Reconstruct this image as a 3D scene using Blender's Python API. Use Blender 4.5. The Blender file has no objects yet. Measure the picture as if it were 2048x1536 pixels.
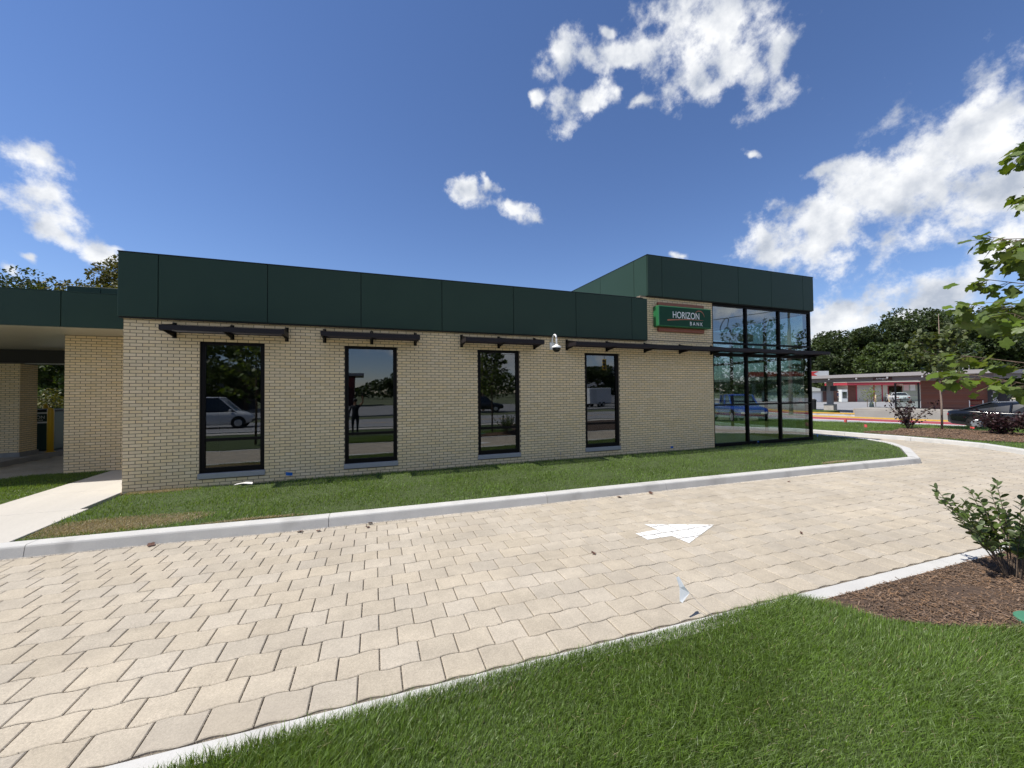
import bpy, bmesh, math, random
import numpy as np
from mathutils import Vector, Matrix
random.seed(7); rng = np.random.default_rng(7)
scene = bpy.context.scene
COL = scene.collection
R = math.radians

# ------------------------------------------------------------------ camera
CAMPOS = Vector((4.488, -10.128, 1.913))
def cam_basis(yaw, pitch, roll):
    ri = Vector((math.cos(yaw), -math.sin(yaw), 0)); fw = Vector((math.sin(yaw), math.cos(yaw), 0)); up = Vector((0, 0, 1))
    fw, up = fw*math.cos(pitch)+up*math.sin(pitch), up*math.cos(pitch)-fw*math.sin(pitch)
    ri, up = ri*math.cos(roll)+up*math.sin(roll), up*math.cos(roll)-ri*math.sin(roll)
    return ri, fw, up
RI, FW, UP = cam_basis(R(20.568), R(1.1937), R(-.5564))
cd = bpy.data.cameras.new('camera'); cam = bpy.data.objects.new('camera', cd); COL.objects.link(cam)
m = Matrix((RI, UP, -FW)).transposed().to_4x4(); m.translation = CAMPOS; cam.matrix_world = m
cd.sensor_width = 36; cd.lens = 792.9/2048*36; cd.clip_start = .05; cd.clip_end = 2000
scene.camera = cam

# ------------------------------------------------------------------ light
SUN_EL, SUN_BETA = R(59), R(2.6)          # sun stands to the left, a touch behind the facade plane
sund = Vector((-math.cos(SUN_EL)*math.cos(SUN_BETA), math.cos(SUN_EL)*math.sin(SUN_BETA), math.sin(SUN_EL)))
sl = bpy.data.lights.new('sun', 'SUN'); sl.energy = 5.0; sl.angle = R(.53); sl.color = (1, .955, .88)
so = bpy.data.objects.new('sun', sl); COL.objects.link(so); so.rotation_euler = sund.to_track_quat('Z', 'Y').to_euler()
vs = scene.view_settings
vs.view_transform = 'Standard'; vs.look = 'None'; vs.exposure = 0.28; vs.gamma = 1; vs.use_curve_mapping = False

# cloud banks: azimuth, elevation, half axes (degrees), tilt
CLOUDS = [(46.8,39.7,9.11,3.31,166),(51.2,35.9,5.54,2.56,151),(35.8,39.8,9.55,1.21,178),(28.4,40.6,3.04,1.71,174),(31.5,36.2,4.65,1.36,-160),(36.1,36.5,1.73,1.01,169),(46.6,35.3,2.64,1.32,132),(54.9,36.0,2.48,1.54,-131),(41.2,42.7,3.95,1.68,167),
 (58.8,17.4,6.6,3.6,-172),(64.6,19.2,8.0,5.0,-174),(71.0,22.4,4.49,2.98,-100),(70.4,17.6,5.4,4.2,112),(54.7,15.2,2.65,.97,158),(58.9,23.8,2.74,.78,172),(73.2,23.7,2.38,1.3,101),(72.6,13.0,2.67,1.86,106),
 (61.2,7.8,5.2,3.1,-156),(66.5,9.0,5.0,2.2,170),(58.8,6.4,2.54,1.79,93),(-30.2,20.3,1.83,1.22,166),(-28.4,18.0,2.99,1.47,125),(-25.8,15.3,2.2,.63,161),(-31.7,16.9,1.25,.57,-168),(-28.0,15.6,.97,.65,178),
 (14.4,27.2,2.92,1.24,172),(20.8,24.9,2.98,.81,159),(17.6,27.7,2.49,.6,160),(-29.8,12.4,.56,.36,127),(52.4,27.1,1.25,.41,147),(34.5,42.4,1.01,.4,166),(44.6,18.5,.9,.35,159),(39.7,34.6,1.46,.44,-178),(-31.5,10.9,.53,.43,151),(24.7,36.2,.66,.39,177),
 (86,26,9,5,10),(96,14,10,4,0),(-46,22,6,3,20)]
def build_world():
    w = bpy.data.worlds.new('World'); scene.world = w; w.use_nodes = True
    nt = w.node_tree; N, L = nt.nodes, nt.links; N.clear()
    def n(t, **k):
        x = N.new(t)
        for a, b in k.items(): setattr(x, a, b)
        return x
    def mth(op, a, b=None, c=None, clamp=False):
        x = n('ShaderNodeMath', operation=op); x.use_clamp = clamp
        for i, v in enumerate((a, b, c)):
            if v is None: continue
            if isinstance(v, (int, float)): x.inputs[i].default_value = v
            else: L.new(v, x.inputs[i])
        return x.outputs[0]
    out = n('ShaderNodeOutputWorld')
    sky = n('ShaderNodeTexSky', sky_type='NISHITA'); sky.sun_disc = False
    sky.sun_elevation = SUN_EL; sky.sun_rotation = R(-90)+SUN_BETA
    sky.altitude = 0; sky.air_density = 1.0; sky.dust_density = .0; sky.ozone_density = 4.5
    bg = n('ShaderNodeBackground'); bg.inputs[1].default_value = .108
    hs = n('ShaderNodeHueSaturation'); hs.inputs['Saturation'].default_value = 1.07; L.new(sky.outputs[0], hs.inputs['Color'])
    wb = n('ShaderNodeVectorMath', operation='MULTIPLY'); wb.inputs[1].default_value = (1.0,.94,1.05); L.new(hs.outputs[0], wb.inputs[0]); L.new(wb.outputs[0], bg.inputs[0])
    tc = n('ShaderNodeTexCoord'); d = tc.outputs['Generated']
    sep = n('ShaderNodeSeparateXYZ'); L.new(d, sep.inputs[0])
    az = mth('MULTIPLY', mth('ARCTAN2', sep.outputs[0], sep.outputs[1]), 180/math.pi)
    el = mth('MULTIPLY', mth('ARCSINE', sep.outputs[2]), 180/math.pi)
    ae = n('ShaderNodeCombineXYZ'); L.new(az, ae.inputs[0]); L.new(el, ae.inputs[1])
    # warp the direction a little so that the cloud edges curl
    wn = n('ShaderNodeTexNoise'); wn.inputs['Scale'].default_value = 7; wn.inputs['Detail'].default_value = 4; L.new(d, wn.inputs['Vector'])
    wv = n('ShaderNodeVectorMath', operation='SUBTRACT'); L.new(wn.outputs['Color'], wv.inputs[0]); wv.inputs[1].default_value = (.5, .5, .5)
    ws = n('ShaderNodeVectorMath', operation='SCALE'); L.new(wv.outputs[0], ws.inputs[0]); ws.inputs['Scale'].default_value = 7
    aw = n('ShaderNodeVectorMath', operation='ADD'); L.new(ae.outputs[0], aw.inputs[0]); L.new(ws.outputs[0], aw.inputs[1])
    flat = n('ShaderNodeVectorMath', operation='MULTIPLY'); L.new(aw.outputs[0], flat.inputs[0]); flat.inputs[1].default_value = (1, 1, 0)
    best = None
    for a, e, sx, sy, t in CLOUDS:
        mp = n('ShaderNodeMapping', vector_type='TEXTURE'); L.new(flat.outputs[0], mp.inputs[0])
        mp.inputs['Location'].default_value = (a, e, 0); mp.inputs['Rotation'].default_value = (0, 0, R(t)); mp.inputs['Scale'].default_value = (sx*1.38+.25, sy*1.6+.3, 1)
        ln = n('ShaderNodeVectorMath', operation='LENGTH'); L.new(mp.outputs[0], ln.inputs[0])
        k = ln.outputs['Value']
        best = k if best is None else mth('SMOOTH_MIN', best, k, .35)
    inside = mth('SUBTRACT', 1.0, best)
    # fair-weather clouds carry on round the rest of the sky
    gn = n('ShaderNodeTexNoise'); gn.inputs['Scale'].default_value = 2.6; gn.inputs['Detail'].default_value = 3; L.new(d, gn.inputs['Vector'])
    back = n('ShaderNodeMapRange'); back.interpolation_type = 'SMOOTHSTEP'
    dt = n('ShaderNodeVectorMath', operation='DOT_PRODUCT'); L.new(d, dt.inputs[0]); dt.inputs[1].default_value = (.351, .936, 0)
    L.new(dt.outputs['Value'], back.inputs[0]); back.inputs[1].default_value = .15; back.inputs[2].default_value = -.1; back.inputs[3].default_value = 0; back.inputs[4].default_value = 1
    gen = mth('MULTIPLY_ADD', mth('SUBTRACT', gn.outputs['Fac'], .465), 5.0, -.05)
    gen = mth('ADD', mth('MULTIPLY', gen, back.outputs[0]), mth('MULTIPLY', mth('SUBTRACT', 1.0, back.outputs[0]), -3.0))
    inside = mth('MAXIMUM', mth('MAXIMUM', inside, -1.0), gen)
    fb = n('ShaderNodeTexNoise'); fb.inputs['Scale'].default_value = 13; fb.inputs['Detail'].default_value = 11; fb.inputs['Roughness'].default_value = .62; L.new(d, fb.inputs['Vector'])
    dens = mth('ADD', mth('MULTIPLY', inside, .95), mth('MULTIPLY', mth('SUBTRACT', fb.outputs['Fac'], .5), 2.9))
    al = n('ShaderNodeMapRange'); al.interpolation_type = 'SMOOTHSTEP'; L.new(dens, al.inputs[0]); al.inputs[1].default_value = .13; al.inputs[2].default_value = .80; al.inputs[4].default_value = .97
    # relief: compare the cloud with itself a step towards the sun
    off = n('ShaderNodeVectorMath', operation='ADD'); L.new(d, off.inputs[0]); off.inputs[1].default_value = tuple(sund*.03)
    fb2 = n('ShaderNodeTexNoise'); fb2.inputs['Scale'].default_value = 9; fb2.inputs['Detail'].default_value = 6; fb2.inputs['Roughness'].default_value = .55; L.new(off.outputs[0], fb2.inputs['Vector'])
    fb3 = n('ShaderNodeTexNoise'); fb3.inputs['Scale'].default_value = 9; fb3.inputs['Detail'].default_value = 6; fb3.inputs['Roughness'].default_value = .55; L.new(d, fb3.inputs['Vector'])
    sh = mth('ADD', mth('MULTIPLY', mth('SUBTRACT', fb3.outputs['Fac'], fb2.outputs['Fac']), 3.6), mth('MULTIPLY_ADD', mth('MAXIMUM', dens, 0), -.13, .74), clamp=True)
    cr = n('ShaderNodeMix', data_type='RGBA'); L.new(sh, cr.inputs[0]); cr.inputs[6].default_value = (.46, .51, .60, 1); cr.inputs[7].default_value = (.97, .98, .99, 1)
    cb = n('ShaderNodeBackground'); L.new(cr.outputs[2], cb.inputs[0]); cb.inputs[1].default_value = .88
    mx = n('ShaderNodeMixShader'); L.new(al.outputs[0], mx.inputs[0]); L.new(bg.outputs[0], mx.inputs[1]); L.new(cb.outputs[0], mx.inputs[2])
    L.new(mx.outputs[0], out.inputs[0])
build_world()

# ------------------------------------------------------------------ helpers
MATS = {}
def mat(name, col, rough=.7, var=.0, noise=None, bump=None, metal=0, spec=None, dark=None, island=True, stretch=None, world=False):
    """col: base; var: brightness change from piece to piece; noise=(scale, amount, detail); bump=(scale, strength, distance); dark=(scale, colour, threshold lo, hi) stains"""
    if name in MATS: return MATS[name]
    mt = bpy.data.materials.new(name); mt.use_nodes = True; MATS[name] = mt
    nt = mt.node_tree; N, L = nt.nodes, nt.links; b = N['Principled BSDF']
    b.inputs['Roughness'].default_value = rough; b.inputs['Metallic'].default_value = metal
    if spec is not None: b.inputs['Specular IOR Level'].default_value = spec
    b.inputs['Base Color'].default_value = (*col, 1)
    cur = None
    def mul(cur, fac):
        x = N.new('ShaderNodeVectorMath'); x.operation = 'SCALE'
        if cur is None: x.inputs[0].default_value = col
        else: L.new(cur, x.inputs[0])
        L.new(fac, x.inputs['Scale']); return x.outputs[0]
    tc = N.new('ShaderNodeTexCoord'); co = tc.outputs['Object']
    if world: co = N.new('ShaderNodeNewGeometry').outputs['Position']
    if stretch:
        mp = N.new('ShaderNodeMapping'); mp.inputs['Scale'].default_value = stretch; L.new(co, mp.inputs[0]); co = mp.outputs[0]
    if var:
        g = N.new('ShaderNodeNewGeometry'); oi = N.new('ShaderNodeObjectInfo')
        a = N.new('ShaderNodeMath'); a.operation = 'ADD'; L.new(oi.outputs['Random'], a.inputs[0]); L.new(g.outputs['Random Per Island'], a.inputs[1])
        f = N.new('ShaderNodeMath'); f.operation = 'FRACT'; L.new(a.outputs[0], f.inputs[0])
        mr = N.new('ShaderNodeMapRange'); L.new(f.outputs[0], mr.inputs[0]); mr.inputs[3].default_value = 1-var; mr.inputs[4].default_value = 1+var
        cur = mul(cur, mr.outputs[0])
        hs = N.new('ShaderNodeHueSaturation'); L.new(cur, hs.inputs['Color'])
        f2 = N.new('ShaderNodeMath'); f2.operation = 'MULTIPLY'; L.new(f.outputs[0], f2.inputs[0]); f2.inputs[1].default_value = 7.31
        f3 = N.new('ShaderNodeMath'); f3.operation = 'FRACT'; L.new(f2.outputs[0], f3.inputs[0])
        m2 = N.new('ShaderNodeMapRange'); L.new(f3.outputs[0], m2.inputs[0]); m2.inputs[3].default_value = 1-min(.2,1.3*var); m2.inputs[4].default_value = 1+min(.2,1.3*var)
        L.new(m2.outputs[0], hs.inputs['Saturation']); cur = hs.outputs[0]
    if noise:
        for sc, am, de in ([noise] if isinstance(noise[0], (int, float)) else noise):
            nz = N.new('ShaderNodeTexNoise'); nz.inputs['Scale'].default_value = sc; nz.inputs['Detail'].default_value = de; L.new(co, nz.inputs['Vector'])
            mr = N.new('ShaderNodeMapRange'); L.new(nz.outputs['Fac'], mr.inputs[0]); mr.inputs[1].default_value = .25; mr.inputs[2].default_value = .75; mr.inputs[3].default_value = 1-am; mr.inputs[4].default_value = 1+am
            cur = mul(cur, mr.outputs[0])
    if dark:
        nz = N.new('ShaderNodeTexNoise'); nz.inputs['Scale'].default_value = dark[0]; nz.inputs['Detail'].default_value = 6; L.new(co, nz.inputs['Vector'])
        mr = N.new('ShaderNodeMapRange'); L.new(nz.outputs['Fac'], mr.inputs[0]); mr.inputs[1].default_value = dark[2]; mr.inputs[2].default_value = dark[3]
        mx = N.new('ShaderNodeMix'); mx.data_type = 'RGBA'; L.new(mr.outputs[0], mx.inputs[0])
        if cur is None: mx.inputs[6].default_value = (*col, 1)
        else: L.new(cur, mx.inputs[6])
        mx.inputs[7].default_value = (*dark[1], 1); cur = mx.outputs[2]
    if cur is not None: L.new(cur, b.inputs['Base Color'])
    if bump:
        nz = N.new('ShaderNodeTexNoise'); nz.inputs['Scale'].default_value = bump[0]; nz.inputs['Detail'].default_value = 5; L.new(co, nz.inputs['Vector'])
        bp = N.new('ShaderNodeBump'); bp.inputs['Strength'].default_value = bump[1]; bp.inputs['Distance'].default_value = bump[2]; L.new(nz.outputs['Fac'], bp.inputs['Height'])
        L.new(bp.outputs[0], b.inputs['Normal'])
    return mt
def leafmat(name, col, trans=.35, var=.25, rough=.45, noise=None, spec=.35):
    if name in MATS: return MATS[name]
    mt = mat(name, col, rough, var, noise, spec=spec); nt = mt.node_tree; N, L = nt.nodes, nt.links
    b = N['Principled BSDF']; t = N.new('ShaderNodeBsdfTranslucent'); mx = N.new('ShaderNodeMixShader'); mx.inputs[0].default_value = trans
    src = b.inputs['Base Color'].links[0].from_socket
    tint = N.new('ShaderNodeVectorMath'); tint.operation = 'MULTIPLY'; tint.inputs[1].default_value = (1.35, 1.25, .45); L.new(src, tint.inputs[0]); L.new(tint.outputs[0], t.inputs[0])
    L.new(b.outputs[0], mx.inputs[1]); L.new(t.outputs[0], mx.inputs[2]); L.new(mx.outputs[0], N['Material Output'].inputs[0])
    return mt
def glassmat(name, tint, refl, rough=0.0):
    mt = bpy.data.materials.new(name); mt.use_nodes = True; nt = mt.node_tree; N, L = nt.nodes, nt.links; N.clear(); MATS[name] = mt
    o = N.new('ShaderNodeOutputMaterial'); tr = N.new('ShaderNodeBsdfTransparent'); tr.inputs[0].default_value = (*tint, 1)
    gl = N.new('ShaderNodeBsdfGlossy'); gl.inputs['Roughness'].default_value = rough; gl.inputs['Color'].default_value = (.93, .97, 1, 1)
    fr = N.new('ShaderNodeFresnel'); fr.inputs[0].default_value = 1.5
    a = N.new('ShaderNodeMath'); a.operation = 'MULTIPLY_ADD'; L.new(fr.outputs[0], a.inputs[0]); a.inputs[1].default_value = 1-refl; a.inputs[2].default_value = refl
    ge = N.new('ShaderNodeNewGeometry'); iv = N.new('ShaderNodeMath'); iv.operation = 'SUBTRACT'; iv.inputs[0].default_value = 1; L.new(ge.outputs['Backfacing'], iv.inputs[1])
    fa = N.new('ShaderNodeMath'); fa.operation = 'MULTIPLY'; L.new(a.outputs[0], fa.inputs[0]); L.new(iv.outputs[0], fa.inputs[1])      # only the outer face of each thin pane mirrors
    nz = N.new('ShaderNodeTexNoise'); nz.inputs['Scale'].default_value = 1.1; nz.inputs['Detail'].default_value = 1; L.new(ge.outputs['Position'], nz.inputs['Vector'])
    bp = N.new('ShaderNodeBump'); bp.inputs['Strength'].default_value = .06; bp.inputs['Distance'].default_value = .02; L.new(nz.outputs['Fac'], bp.inputs['Height']); L.new(bp.outputs[0], gl.inputs['Normal'])   # slight roller-wave
    mx = N.new('ShaderNodeMixShader'); L.new(fa.outputs[0], mx.inputs[0]); L.new(tr.outputs[0], mx.inputs[1]); L.new(gl.outputs[0], mx.inputs[2]); L.new(mx.outputs[0], o.inputs[0])
    return mt

def link(name, me, mt=None, parent=None):
    o = bpy.data.objects.new(name, me); COL.objects.link(o)
    if me is not None and mt is not None:
        for x in (mt if isinstance(mt, (list, tuple)) else [mt]): me.materials.append(x)
    if parent is not None: o.parent = parent
    return o
def npmesh(name, V, F, smooth=False):
    """V (n,3), F (m,k) with one k"""
    V = np.asarray(V, np.float32); F = np.asarray(F, np.int32); me = bpy.data.meshes.new(name)
    me.vertices.add(len(V)); me.vertices.foreach_set('co', V.ravel())
    k = F.shape[1]; me.loops.add(F.size); me.loops.foreach_set('vertex_index', F.ravel())
    me.polygons.add(len(F)); me.polygons.foreach_set('loop_start', np.arange(0, F.size, k, dtype=np.int32)); me.polygons.foreach_set('loop_total', np.full(len(F), k, np.int32))
    me.polygons.foreach_set('use_smooth', np.full(len(F), bool(smooth)))
    me.update(calc_edges=True); return me
class MB:
    def __init__(s): s.v = []; s.f = []
    def add(s, vs, fs):
        n = len(s.v); s.v += [tuple(q) for q in vs]; s.f += [tuple(i+n for i in f) for f in fs]; return s
    def box(s, x0, x1, y0, y1, z0, z1):
        return s.add([(x0,y0,z0),(x1,y0,z0),(x1,y1,z0),(x0,y1,z0),(x0,y0,z1),(x1,y0,z1),(x1,y1,z1),(x0,y1,z1)], [(0,3,2,1),(4,5,6,7),(0,1,5,4),(1,2,6,5),(2,3,7,6),(3,0,4,7)])
    def chbox(s, x0, x1, y0, y1, z0, z1, c):
        "box with chamfered edges"
        bm = bmesh.new(); bmesh.ops.create_cube(bm, size=1)
        for q in bm.verts: q.co = ((x0+x1)/2+q.co.x*(x1-x0), (y0+y1)/2+q.co.y*(y1-y0), (z0+z1)/2+q.co.z*(z1-z0))
        bmesh.ops.bevel(bm, geom=bm.edges[:], offset=c, segments=1, affect='EDGES')
        bm.verts.index_update(); s.add([q.co for q in bm.verts], [[q.index for q in f.verts] for f in bm.faces]); bm.free(); return s
    def prism(s, pts, z0, z1, bottom=False):
        n = len(pts); ar = sum(pts[i][0]*pts[(i+1)%n][1]-pts[(i+1)%n][0]*pts[i][1] for i in range(n))
        if ar < 0: pts = pts[::-1]
        fs = [tuple(range(n, 2*n))]+[(i,(i+1)%n,n+(i+1)%n,n+i) for i in range(n)]
        if bottom: fs.append(tuple(range(n-1,-1,-1)))
        return s.add([(x,y,z0) for x,y in pts]+[(x,y,z1) for x,y in pts], fs)
    def tube(s, pts, rad, n=6, cap=True):
        pts = [Vector(p) for p in pts]; rad = rad if isinstance(rad, (list, tuple)) else [rad]*len(pts); rings = []
        for i, p in enumerate(pts):
            t = (pts[min(i+1,len(pts)-1)]-pts[max(i-1,0)]).normalized(); a = t.cross(Vector((0,0,1)))
            if a.length < .05: a = t.cross(Vector((0,1,0)))
            a.normalize(); b = t.cross(a)
            rings.append([p+(a*math.cos(2*math.pi*k/n)+b*math.sin(2*math.pi*k/n))*rad[i] for k in range(n)])
        fs = []
        for i in range(len(pts)-1):
            for k in range(n): fs.append((i*n+k, i*n+(k+1)%n, (i+1)*n+(k+1)%n, (i+1)*n+k))
        if cap: fs += [tuple(range(n-1,-1,-1)), tuple(range((len(pts)-1)*n, len(pts)*n))]
        return s.add([q for r in rings for q in r], fs)
    def lathe(s, prof, n=16, c=(0,0,0)):
        vs = [(c[0]+r*math.cos(2*math.pi*k/n), c[1]+r*math.sin(2*math.pi*k/n), c[2]+z) for r, z in prof for k in range(n)]
        fs = [(i*n+k, i*n+(k+1)%n, (i+1)*n+(k+1)%n, (i+1)*n+k) for i in range(len(prof)-1) for k in range(n)]
        fs += [tuple(range(n-1,-1,-1)), tuple(range((len(prof)-1)*n, len(prof)*n))]
        return s.add(vs, fs)
    def xform(s, M):
        s.v = [tuple(M @ Vector(q)) for q in s.v]; return s
    def mesh(s, name='mesh', smooth=False):
        me = bpy.data.meshes.new(name); me.from_pydata(s.v, [], s.f)
        if smooth: me.polygons.foreach_set('use_smooth', np.ones(len(me.polygons), bool))
        me.update(); return me
    def build(s, name, mt, parent=None, smooth=False): return link(name, s.mesh(name, smooth), mt, parent)
def tag(o, label, cat, group=None):
    o['label'] = label; o['category'] = cat
    if group: o['group'] = group
    return o
def struct(o): o['kind'] = 'structure'; return o
def stuff(o): o['kind'] = 'stuff'; return o
def thing(name, label, cat, loc=(0,0,0), rz=0, group=None):
    o = bpy.data.objects.new(name, None); COL.objects.link(o); o.location = loc; o.rotation_euler = (0,0,rz); o.empty_display_size = .2
    return tag(o, label, cat, group)
def inpoly(P, x, y):
    P = np.asarray(P); r = np.zeros(np.shape(x), bool); j = len(P)-1
    for i in range(len(P)):
        c = ((P[i,1] > y) != (P[j,1] > y)) & (x < (P[j,0]-P[i,0])*(y-P[i,1])/(P[j,1]-P[i,1]+1e-12)+P[i,0]); r ^= c; j = i
    return r
def project(P):
    d = np.asarray(P)-np.array(CAMPOS); f = d@np.array(FW); f = np.where(f > .05, f, .05)
    return 1024+792.9*(d@np.array(RI))/f, 768-792.9*(d@np.array(UP))/f, f
def text(name, body, size, mt, parent, loc, rot, depth=.006, align='LEFT', sx=1, bold=0):
    cu = bpy.data.curves.new(name, 'FONT'); cu.body = body; cu.size = size; cu.extrude = depth; cu.align_x = align; cu.offset = bold
    o = bpy.data.objects.new(name, cu); COL.objects.link(o); dg = bpy.context.evaluated_depsgraph_get()
    me = bpy.data.meshes.new_from_object(o.evaluated_get(dg)); bpy.data.objects.remove(o)
    q = link(name, me, mt, parent); q.location = loc; q.rotation_euler = rot; q.scale = (sx, 1, 1); return q

# ------------------------------------------------------------------ materials
brick_m = mat('cream_brick', (.745,.585,.355), .75, .06, [(.45,.05,4),(9,.04,3),(160,.06,2)], (220,.25,.002), world=True)
mortar_m = mat('brown_mortar', (.215,.170,.125), .95, 0, (60,.2,3))
green_m = mat('green_metal_panel', (.025,.049,.033), .42, .03, (1.3,.04,2), (1.7,.10,.01), spec=.2)
trim_m = mat('dark_trim', (.010,.012,.012), .5, spec=.3)
alu_m = mat('black_aluminium', (.007,.006,.006), .5, spec=.12)
shade_m = mat('dark_bronze_aluminium', (.020,.016,.018), .5, spec=.2)
sill_m = mat('stone_sill', (.30,.30,.31), .7, .03, (30,.08,3))
conc_m = mat('kerb_concrete', (.49,.48,.455), .85, .03, [(3,.07,4),(120,.09,2)], (180,.25,.002), dark=(1.6,(.33,.32,.30),.54,.74))
walk_m = mat('walkway_concrete', (.47,.44,.39), .88, 0, [(2,.06,4),(90,.06,2)], (150,.2,.0015), stretch=(1,.12,1))
paver_m = mat('tan_paver', (.402,.350,.274), .88, .06, [(.4,.07,4),(1.7,.06,5),(6,.09,5),(90,.16,2),(300,.22,1)], (260,.5,.002), dark=(.9,(.34,.295,.235),.56,.82), world=True)
joint_m = mat('joint_gravel', (.19,.162,.128), 1, 0, [(160,.6,2)], (170,.8,.004))
soil_m = mat('lawn_soil', (.048,.070,.018), 1, 0, [(8,.3,3),(80,.3,3)], (60,.8,.01))
grass_m = leafmat('lawn_grass', (.142,.220,.050), .34, .42, .40, (1.1,.16,3), .4)
straw_m = leafmat('dry_grass', (.36,.295,.185), .2, .35, .7)
mulch_m = mat('mulch_chip', (.165,.105,.066), .95, .5, (2.2,.25,3))
mulchbed_m = mat('mulch_bed', (.075,.048,.032), 1, 0, [(25,.4,4)], (45,1,.02))
asph_m = mat('asphalt', (.27,.27,.275), .9, 0, [(.5,.08,4),(60,.12,2)], (90,.3,.003))
white_m = mat('white_paint', (.80,.80,.78), .6, 0, [(40,.04,3)])
red_m = mat('red_lane_paint', (.30,.045,.060), .8, 0, [(1.2,.12,4)])
yellow_m = mat('yellow_paint', (.62,.36,.05), .6, 0, [(6,.08,3)])
bol_m = mat('bollard_yellow', (.66,.40,.02), .45)
bark_m = mat('bark', (.12,.085,.060), .9, .1, (20,.3,4), (40,.8,.01))
def M(n, c, r=.6, **k): return mat(n, c, r, **k)
# ------------------------------------------------------------------ ground, lawns, drive
GZ = -.32
struct(MB().box(-700,900,-700,900,GZ-.2,GZ).build('ground', mat('far_ground', (.10,.115,.055), 1, 0, [(.05,.2,4),(1.5,.15,3)])))
DA = R(-1.4); DC, DS = math.cos(DA), math.sin(DA); DO = (4.73,-7.232)       # drive frame: origin on a course line, u along the drive
def d2w(u, v): return DO[0]+u*DC-v*DS, DO[1]+u*DS+v*DC
KERB = [(-9,-2.62),(-3,-2.88),(.3,-3.04),(1.8,-3.12),(3.7,-3.27),(6.6,-3.36),(9.3,-3.42),(15.0,-3.60),(18.85,-3.78),(20.95,-2.62),(22.05,-1.68),(22.62,-.75),(22.75,0),(22.66,.8),(22.5,3),(22.3,13)]
KERB2 = [(24.6,16),(24.45,6),(24.4,2.6),(24.55,.8),(24.72,-.6),(24.66,-1.85),(24.4,-2.95),(23.45,-4.2),(22.4,-5.6),(21.6,-7.6)]
LAWN_A = [(.12,-2.86)]+[(x,y+.19) for x,y in KERB[3:8]]+[(18.75,-3.58),(20.8,-2.44),(21.88,-1.55),(22.42,-.68),(22.55,0),(22.46,.8),(22.3,3),(22.1,12),(20.2,12),(20.2,.06),(.1,.06)]
LAWN_B = [(-1.6,-2.75),(-1.6,3.2),(-3.0,3.15),(-3.5,2.85),(-5.2,2.1),(-8.8,1.6),(-8.8,-2.45)]
STRIP0 = -.02                                                                # near kerb ribbon, v of its drive edge
LAWN_C = [d2w(-8,-.22), d2w(3.72,-.22), (8.62,-7.72),(8.78,-7.98),(9.15,-8.22),(9.6,-8.44),(10.3,-8.62),(11.2,-8.95),(12.0,-9.6),(12.4,-11),(12.4,-13.6),(-4,-13.6)]
BED = [d2w(3.72,-.22), d2w(18,-.22), (22.6,-13.6),(12.4,-13.6),(12.4,-11),(12.0,-9.6),(11.2,-8.95),(10.3,-8.62),(9.6,-8.44),(9.15,-8.22),(8.78,-7.98),(8.62,-7.72)]
def ground_slab(name, pts, z, mt, z0=GZ-.05): return struct(MB().prism(pts, z0, z).build(name, mt))
ground_slab('lawn', LAWN_A, -.015, soil_m); ground_slab('lawn', LAWN_B, -.015, soil_m); ground_slab('lawn', LAWN_C, -.125, soil_m)
BEDZ = -.118
def rough_sheet(name, poly, z, step, amp, mt):
    P = np.array(poly); x0, y0 = P.min(0); x1, y1 = P.max(0); bm = bmesh.new()
    f = bm.faces.new([bm.verts.new((x,y,z)) for x,y in poly])
    if f.normal.z < 0: f.normal_flip()
    for k in np.arange(x0+step, x1, step): bmesh.ops.bisect_plane(bm, geom=bm.verts[:]+bm.edges[:]+bm.faces[:], plane_co=(k,0,0), plane_no=(1,0,0))
    for k in np.arange(y0+step, y1, step): bmesh.ops.bisect_plane(bm, geom=bm.verts[:]+bm.edges[:]+bm.faces[:], plane_co=(0,k,0), plane_no=(0,1,0))
    for q in bm.verts:
        if not q.is_boundary: q.co.z += amp*(math.sin(q.co.x*5.1+q.co.y*2.3)+math.sin(q.co.y*7.7-q.co.x*3.1))+random.uniform(-amp,amp)*.6
    bmesh.ops.recalc_face_normals(bm, faces=bm.faces[:])
    me = bpy.data.meshes.new(name); bm.to_mesh(me); bm.free(); me.polygons.foreach_set('use_smooth', np.ones(len(me.polygons), bool))
    return struct(link(name, me, mt))
rough_sheet('mulch_bed', BED, BEDZ, .35, .010, mulchbed_m)

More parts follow.
